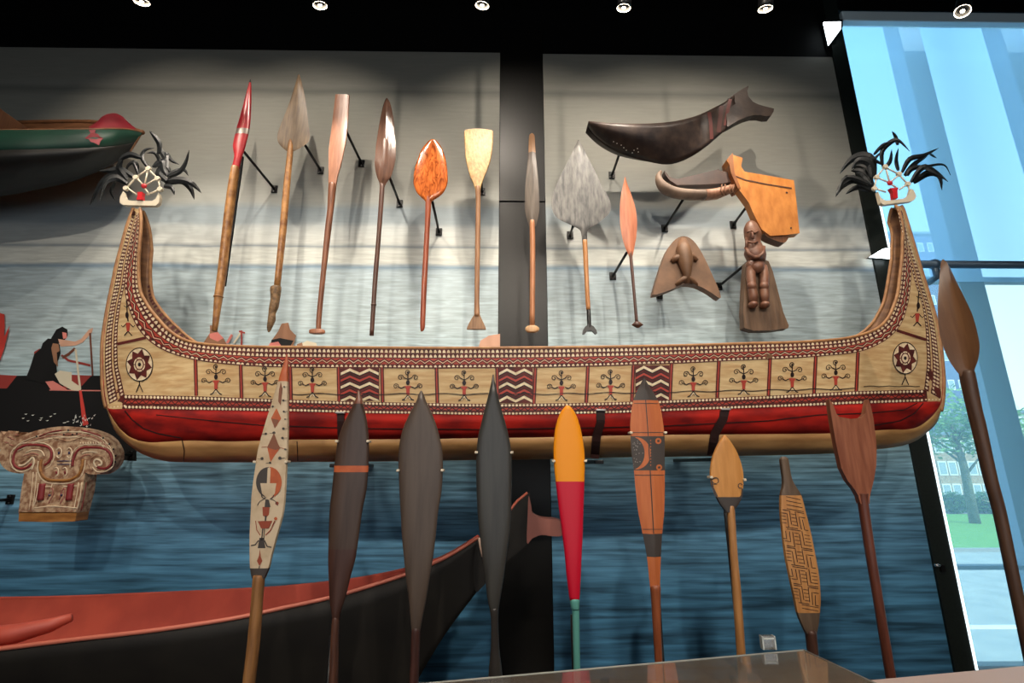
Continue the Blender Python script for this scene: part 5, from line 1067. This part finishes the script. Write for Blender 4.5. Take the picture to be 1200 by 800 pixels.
leaf = mat('tree_leaf', (96, 140, 84), .8, c2=(130, 170, 104), scale=1.5); leafd = mat('hedge_leaf', (60, 100, 66), .8, c2=(84, 124, 80), scale=2); bark = mat('bark', (120, 124, 112), .9, c2=(92, 96, 86), scale=6)
ytr = yo(615)
def tree(px, Y, h, r, label, lm=leaf, n=2600):
    b = PZ(px, 615, ZO); b = Vector((P(px, 560, Y).x, Y, ZO)); t = thing('tree', label, 'tree', b, 'trees outside the window')
    mb = MB(); mb.tube([b, b + Vector((.1, 0, h * .4)), b + Vector((-.1, 0, h * .75))], [.34, .26, .14], 10)
    for k in range(7): a = k * .9; mb.tube([b + Vector((0, 0, h * (.35 + .05 * k))), b + Vector((math.cos(a) * r * .6, math.sin(a) * r * .6, h * (.6 + .05 * k)))], [.1, .03], 6)
    mb.build('trunk', bark, t, smooth=True)
    mb = MB()
    for k in range(9): a = k * 2.4; leafcloud(mb, b + Vector((math.cos(a) * r * .55, math.sin(a) * r * .55, h * (.66 + .07 * (k % 4)))), (r * .5, r * .5, r * .4), n // 9, .22)
    mb.build('foliage', lm, t)
tree(1131, ytr + .5, 9.5, 4.2, 'leafy street tree with pale trunk on the lawn outside, left window bay')
tree(1290, ytr + 6, 9.0, 4.6, 'broad green tree filling the right window bay', leaf, 3200)
for i, (pa, pb) in enumerate([(1100, 1135), (1136, 1175), (1178, 1215)]):
    Yh = yg1 + 1.0; xa, xb_ = P(pa, 590, Yh).x, P(pb, 590, Yh).x
    mb = MB(); leafcloud(mb, ((xa + xb_) / 2, Yh, ZO + .9), ((xb_ - xa) / 2, .8, 1.0), 1300, .12); o = mb.build('hedge', leafd)
    tag(o, ['dark green bush left of the street tree trunk outside', 'dark green bush right of the street tree trunk outside', 'dark green bush outside at the right picture edge'][i], 'bush')
# parked car
Yc = yg1 + 3.2; xc = P(1122, 585, Yc).x
t = thing('parked_car', 'dark parked car behind the bushes outside', 'car', (xc, Yc, ZO))
carp = mat('dark_car_paint', (40, 50, 60), .3); cgl = mat('car_glass', (110, 130, 140), .1)
mb = MB(); prof = [(-2.1, .35), (-2.1, .85), (-1.3, .98), (-.7, 1.45), (.7, 1.48), (1.3, 1.02), (2.1, .88), (2.15, .35)]
n = len(prof); mb.add([(xc + x, Yc - .85, ZO + z) for x, z in prof] + [(xc + x, Yc + .85, ZO + z) for x, z in prof], [tuple(range(n)), tuple(range(2 * n - 1, n - 1, -1))] + [(i, n + i, n + (i + 1) % n, (i + 1) % n) for i in range(n)]); mb.build('body', carp, t, bevel=.06)
mb = MB(); mb.add([(xc + x, Yc - .87, ZO + z) for x, z in [(-1.05, 1.02), (-.62, 1.38), (.62, 1.4), (1.05, 1.03)]], [(0, 1, 2, 3)]); mb.build('side_window', cgl, t)
for s in (-1.3, 1.3): MB().tube([(xc + s, Yc - .88, ZO + .33), (xc + s, Yc - .65, ZO + .33)], .33, 20).build('wheel', mat('tyre', (20, 20, 20), .8), t, smooth=False)
# buildings
def building(px0, px1, Y, ztop, label, wallm, cols, rowsn, gable=False):
    xa, xb_ = P(px0, 545, Y).x, P(px1, 545, Y).x; t = thing('building', label, 'building', ((xa + xb_) / 2, Y, ZO))
    MB().box(xa, xb_, Y, Y + 8, ZO, ztop).build('wall', wallm, t)
    mb = MB(); xm = (xa + xb_) / 2
    if gable: mb.add([(xa - .4, Y - .4, ztop), (xb_ + .4, Y - .4, ztop), (xm, Y - .4, ztop + 2.6), (xa - .4, Y + 8.4, ztop), (xb_ + .4, Y + 8.4, ztop), (xm, Y + 8.4, ztop + 2.6)], [(0, 1, 2), (5, 4, 3), (0, 2, 5, 3), (1, 4, 5, 2), (0, 3, 4, 1)])
    else: mb.box(xa - .3, xb_ + .3, Y - .3, Y + 8, ztop, ztop + .4)
    mb.build('roof', mat('blue_slate_roof', (120, 140, 158), .8), t)
    dx = (xb_ - xa) / cols; dz = (ztop - ZO) / rowsn
    for i in range(cols):
        for j in range(rowsn):
            x = xa + dx * (i + .5); z = ZO + dz * (j + .5)
            w = MB().box(x - .5, x + .5, Y - .06, Y + .02, z - .8, z + .8).build('window_frame', mat('white_frame', (225, 228, 228), .6), t)
            MB().box(x - .38, x + .38, Y - .08, Y - .05, z - .66, z + .66).build('pane', mat('far_window_glass', (150, 170, 180), .2), w)
building(1098, 1168, yg1 + 14, 5.0, 'tan brick apartment building outside behind the street tree', mat('tan_brick', (176, 160, 140), .9, c2=(150, 134, 116), scale=3), 6, 3)
building(1066, 1168, yg1 + 30, P(1100, 275, yg1 + 30).z, 'tall pale building rising behind the right canoe tip, outside the window', mat('pale_render_wall', (96, 112, 150), .9), 8, 9, False)
building(1185, 1300, yg1 + 18, 8.0, 'pale grey block seen through the right window bay', mat('grey_render_wall', (170, 176, 176), .9), 8, 4)

# ------------------------------------------------------------------ display cases in the foreground
zc_ = .95
A = PZ(942, 761.5, zc_); B = PZ(500, 800.5, zc_); dirb = (B - A); dirb.z = 0; dirb.normalize(); prp = Vector((-dirb.y, dirb.x, 0)); 
if prp.y > 0: prp = -prp
BL = A + dirb * 1.6; FR = A + prp * .7; FL = BL + prp * .7
t = thing('glass_case', 'glass-topped display case with brown reflections coloured into its deck, at the bottom edge', 'display case', ((A + FL) / 2 - Vector((0, 0, zc_))))
g2 = bpy.data.materials.new('case_glass'); g2.use_nodes = True; nt = g2.node_tree; nt.nodes.clear()
out = nt.nodes.new('ShaderNodeOutputMaterial'); tr = nt.nodes.new('ShaderNodeBsdfTransparent'); tr.inputs[0].default_value = (.93, .95, .94, 1); gl = nt.nodes.new('ShaderNodeBsdfGlossy'); gl.inputs['Roughness'].default_value = .06
fz = nt.nodes.new('ShaderNodeFresnel'); fz.inputs[0].default_value = 1.5; mx = nt.nodes.new('ShaderNodeMixShader'); fa = nt.nodes.new('ShaderNodeMath'); fa.operation = 'MULTIPLY_ADD'; fa.inputs[1].default_value = 1.2; fa.inputs[2].default_value = .28; nt.links.new(fz.outputs[0], fa.inputs[0]); nt.links.new(fa.outputs[0], mx.inputs[0]); nt.links.new(tr.outputs[0], mx.inputs[1]); nt.links.new(gl.outputs[0], mx.inputs[2]); df = nt.nodes.new('ShaderNodeBsdfDiffuse'); df.inputs[0].default_value = (.42, .36, .3, 1); m3 = nt.nodes.new('ShaderNodeMixShader'); m3.inputs[0].default_value = .2; nt.links.new(mx.outputs[0], m3.inputs[1]); nt.links.new(df.outputs[0], m3.inputs[2]); nt.links.new(m3.outputs[0], out.inputs[0])  # diffuse share is a haze standing in for pale reflections
def prism(mb, corners, z0, z1, mi=0):
    n = len(corners); mb.add([(c.x, c.y, z0) for c in corners] + [(c.x, c.y, z1) for c in corners], [tuple(range(n))[::-1], tuple(range(n, 2 * n))] + [(i, (i + 1) % n, n + (i + 1) % n, n + i) for i in range(n)], mi)
mb = MB(); prism(mb, [A, BL, FL, FR], .66, zc_); mb.build('glass_hood', g2, t)
mb = MB(); prism(mb, [A, BL, FL, FR], .0, .66); mb.build('base_cabinet', mat('case_base', (150, 138, 126), .6), t)
i1 = [A + (c - A) * 1 for c in (A, BL, FL, FR)]; cen = (A + FL) / 2; ic = [cen + (c - cen) * .97 for c in (A, BL, FL, FR)]
mb = MB(); prism(mb, ic, .66, .70); mb.build('display_deck', mat('mottled_reflection_deck', (150, 120, 94), .8, c2=(208, 192, 170), scale=5, lo=.4, hi=.6, bump=.5), t)  # mottled tones stand in for brown reflections in the glass
mb = MB()
for a_, b2_ in ((A, BL), (A, FR)): mb.tube([Vector((a_.x, a_.y, zc_)), Vector((b2_.x, b2_.y, zc_))], .0025, 6)
mb.tube([Vector((A.x, A.y, .66)), Vector((A.x, A.y, zc_))], .0025, 6); mb.build('polished_edge', mat('glass_edge', (170, 170, 160), .2), t, smooth=True)
# pale stones and shells inside
for k in range(9):
    f, g = .06 + .1 * k, .12 + .2 * random.random(); c = A + dirb * 1.6 * f + prp * .7 * g
    mb = MB(); r = .045 + .03 * random.random(); mb.ball((c.x, c.y, .70 + r * .5), (r * 1.5, r, r * .6), 14, rot=(0, 0, random.random() * 3)); o = mb.build('stone', mat('pale_stone', (196, 176, 150), .7, c2=(140, 112, 88), scale=9, bump=.5), smooth=True)
    tag(o, 'pale rounded stone lying inside the glass-topped display case', 'stone', 'stones inside the display case')
cc = PZ(900, 760, zc_) ; cc = P(900, 760, cc.y)
t = thing('acrylic_clip', 'small clear acrylic block standing on the back edge of the glass case', 'clip', (cc.x, cc.y, zc_))
mb = MB(); mb.box(cc.x - .019, cc.x + .019, cc.y - .012, cc.y + .004, zc_ + .001, zc_ + .038); mb.build('block', g2, t)
mb = MB(); mb.box(cc.x - .020, cc.x + .020, cc.y - .013, cc.y + .005, zc_ + .03, zc_ + .034); mb.box(cc.x - .021, cc.x - .017, cc.y - .013, cc.y + .005, zc_ + .001, zc_ + .038); mb.box(cc.x + .017, cc.x + .021, cc.y - .013, cc.y + .005, zc_ + .001, zc_ + .038); mb.build('bright_edges', mat('acrylic_edge', (200, 205, 200), .2), t)
z2 = .9; A2 = PZ(1000, 798, z2); B2 = PZ(1200, 779.5, z2); d2 = (B2 - A2).normalized(); p2 = Vector((d2.y, -d2.x, 0))
if p2.y > 0: p2 = -p2
q = [A2 - d2 * .02, B2 + d2 * 2.2, B2 + d2 * 2.2 + p2 * .6, A2 + p2 * .6 - d2 * .02]
t = thing('display_counter', 'pale pinkish counter top at the bottom right corner', 'counter', (q[0].x * .5 + q[2].x * .5, q[0].y * .5 + q[2].y * .5, 0))
mb = MB(); prism(mb, q, z2 - .03, z2); mb.build('counter_top', mat('pinkish_white_laminate', (216, 192, 182), .5), t, bevel=.003)
ctr = (q[0] + q[2]) / 2; mb = MB(); prism(mb, [ctr + (c - ctr) * .96 for c in q], 0, z2 - .03); mb.build('counter_body', mat('pinkish_body', (190, 170, 160), .6), t)

# ------------------------------------------------------------------ ceiling spotlights
LE = mat('spotlight_lens', (255, 255, 255), .4, emit=(255, 236, 206), es=14); chrome = mat('spot_reflector', (200, 195, 185), .2, 1); housing = mat('black_spot_housing', (26, 26, 28), .35, .4)
YT = 2.9; zt2 = 5.75
o = MB().box(-5.5, 5.5, YT - .02, YT + .02, zt2, zt2 + .04).build('lighting_track', housing); tag(o, 'black lighting track hanging above the wall display', 'track')
mb = MB()
def spotlight(px, py, aim, power, label, size=62, ring=True, Yt=YT, col=(1, .88, .74), soft=.025):
    c = P(px, py, Yt) if py is not None else Vector(px); t = thing('track_spotlight', label, 'spotlight', c, 'track spotlights along the ceiling')
    ax = (Vector(aim) - c).normalized(); vis = ax
    up = Vector((0, 0, zt2)) ; h0 = c - vis * .0
    MB().tube([c - vis * .16, c - vis * .15, c - vis * .02, c], [.045, .05, .052, .052], 20).build('head', housing, t, smooth=True)
    mb = MB(); u = vis.orthogonal().normalized(); w = vis.cross(u)
    mb2 = MB(); n = 24; vs = []
    for r_, off in ((.05, .004), (.036, -.012)):
        for k in range(n): a = 2 * PI * k / n; vs.append(c + vis * off + (u * math.cos(a) + w * math.sin(a)) * r_)
    mb2.add(vs, [(k, (k + 1) % n, n + (k + 1) % n, n + k) for k in range(n)]); mb2.build('glowing_ring', LE, t, smooth=True)
    MB().tube([c - vis * .013, c - vis * .003], [.036, .03], 20).build('reflector', chrome, t, smooth=True); MB().tube([c - vis * .004, c + vis * .002], .014, 16).build('bulb', LE, t, smooth=True)
    top_ = Vector((c.x, c.y, max(c.z + .1, (zt2 if Yt == YT else 5.95 if Yt == 1.9 else 5.3)))); MB().tube([c - vis * .1, top_], .009, 8).build('stem', housing, t, smooth=True)
    l = bpy.data.lights.new('spot', 'SPOT'); l.energy = power; l.spot_size = math.radians(size); l.spot_blend = .7; l.color = col; l.shadow_soft_size = soft
    lo = bpy.data.objects.new('spot', l); COL.objects.link(lo); lo.location = c + vis * .02; lo.rotation_euler = vis.to_track_quat('-Z', 'Y').to_euler()
LS = [(166, 2, (-2.5, 4.0, 1.6), 'leftmost ceiling spotlight, above the green boat'), (375, 6, (-1.0, 4.0, 1.4), 'ceiling spotlight above the spade-bladed paddle'), (565, 6, (-.5, 4.0, 1.4), 'ceiling spotlight above the pale fan-shaped paddle'),
      (731, 9, (.5, 4.0, 1.4), 'ceiling spotlight above the grey heart-shaped paddle'), (897, 10, (1.9, 4.0, 1.4), 'ceiling spotlight above the fish-tailed carving'), (1128, 13, (2.2, 2.6, 2.2), 'rightmost glaring ceiling spotlight, in front of the window header')]
PW = [90, 95, 95, 95, 95, 15]
for (px, py, aim, lb), pw in zip(LS, PW): spotlight(px, py, aim, pw, lb, 78)
# second track nearer the visitor
o = MB().box(-4, 4.5, -1.82, -1.78, 5.3, 5.34).build('lighting_track', housing); tag(o, 'black lighting track over the visitors, outside the picture', 'track')
MID = [100, 140, 150, 140, 85]
SX = [(-3.2, (-3.0, 4.0, 1.2), 270), (-1.3, (-1.6, 4.0, 1.2), 270), (.1, (0, 4.0, 1.2), 270), (1.3, (1.4, 4.0, 1.2), 270), (2.7, (2.4, 4.0, 1.2), 240)]
for i, (x, aim, pw) in enumerate(SX):
    spotlight(Vector((x, -1.8, 5.1)), None, aim, pw, 'ceiling spotlight %s of the track over the visitors, outside the picture' % ['at the left end', 'left of centre', 'in the centre', 'right of centre', 'at the right end'][i], 60, Yt=-1.8, soft=.05)
o = MB().box(-5, 4.5, 1.88, 1.92, 5.95, 5.99).build('lighting_track', housing); tag(o, 'black lighting track between the other two, outside the picture', 'track')
for i, x in enumerate((-3.3, -1.7, -.1, 1.2, 2.3)):
    spotlight(Vector((x, 1.9, 5.8)), None, (x + (.3, -.3, .3, .3, -.2)[i], 4.0, 3.35), MID[i], 'ceiling spotlight %s of the middle track, outside the picture' % ['at the far left end', 'second from the left', 'in the centre', 'second from the right', 'at the far right end'][i], 80, Yt=1.9, soft=.03)
# world, sun and added fill light
w = bpy.data.worlds.new('world'); SC.world = w; w.use_nodes = True; nt = w.node_tree; bg = nt.nodes['Background']
tc = nt.nodes.new('ShaderNodeTexCoord'); sp = nt.nodes.new('ShaderNodeSeparateXYZ'); nt.links.new(tc.outputs['Generated'], sp.inputs[0]); rp = nt.nodes.new('ShaderNodeValToRGB')
rp.color_ramp.elements[0].position = .0; rp.color_ramp.elements[0].color = lin((228, 240, 244)); rp.color_ramp.elements[1].position = .75; rp.color_ramp.elements[1].color = lin((110, 170, 232))
nt.links.new(sp.outputs['Z'], rp.inputs['Fac']); nt.links.new(rp.outputs[0], bg.inputs[0]); bg.inputs[1].default_value = 2.3
al = bpy.data.lights.new('rear_fill', 'AREA'); al.shape = 'RECTANGLE'; al.size = 9; al.size_y = 3.4; al.energy = 100; al.color = (.88, .95, 1); ao = bpy.data.objects.new('rear_fill', al); COL.objects.link(ao); ao.location = (0, -3.9, 2.2); ao.rotation_euler = (math.radians(90), 0, 0)  # unseen area lamp added behind the camera to lift the dark lower mural
s = bpy.data.lights.new('sun', 'SUN'); s.energy = 4.5; s.angle = .02; s.color = (1, .96, .9); so = bpy.data.objects.new('sun', s); COL.objects.link(so)
so.rotation_euler = Vector((-.5, .75, -.8)).to_track_quat('-Z', 'Y').to_euler(); so.location = (3, 3, 12)
vs = SC.view_settings; vs.view_transform = 'Standard'; vs.look = 'None'; vs.exposure = 0.18; vs.gamma = 1; vs.use_curve_mapping = False
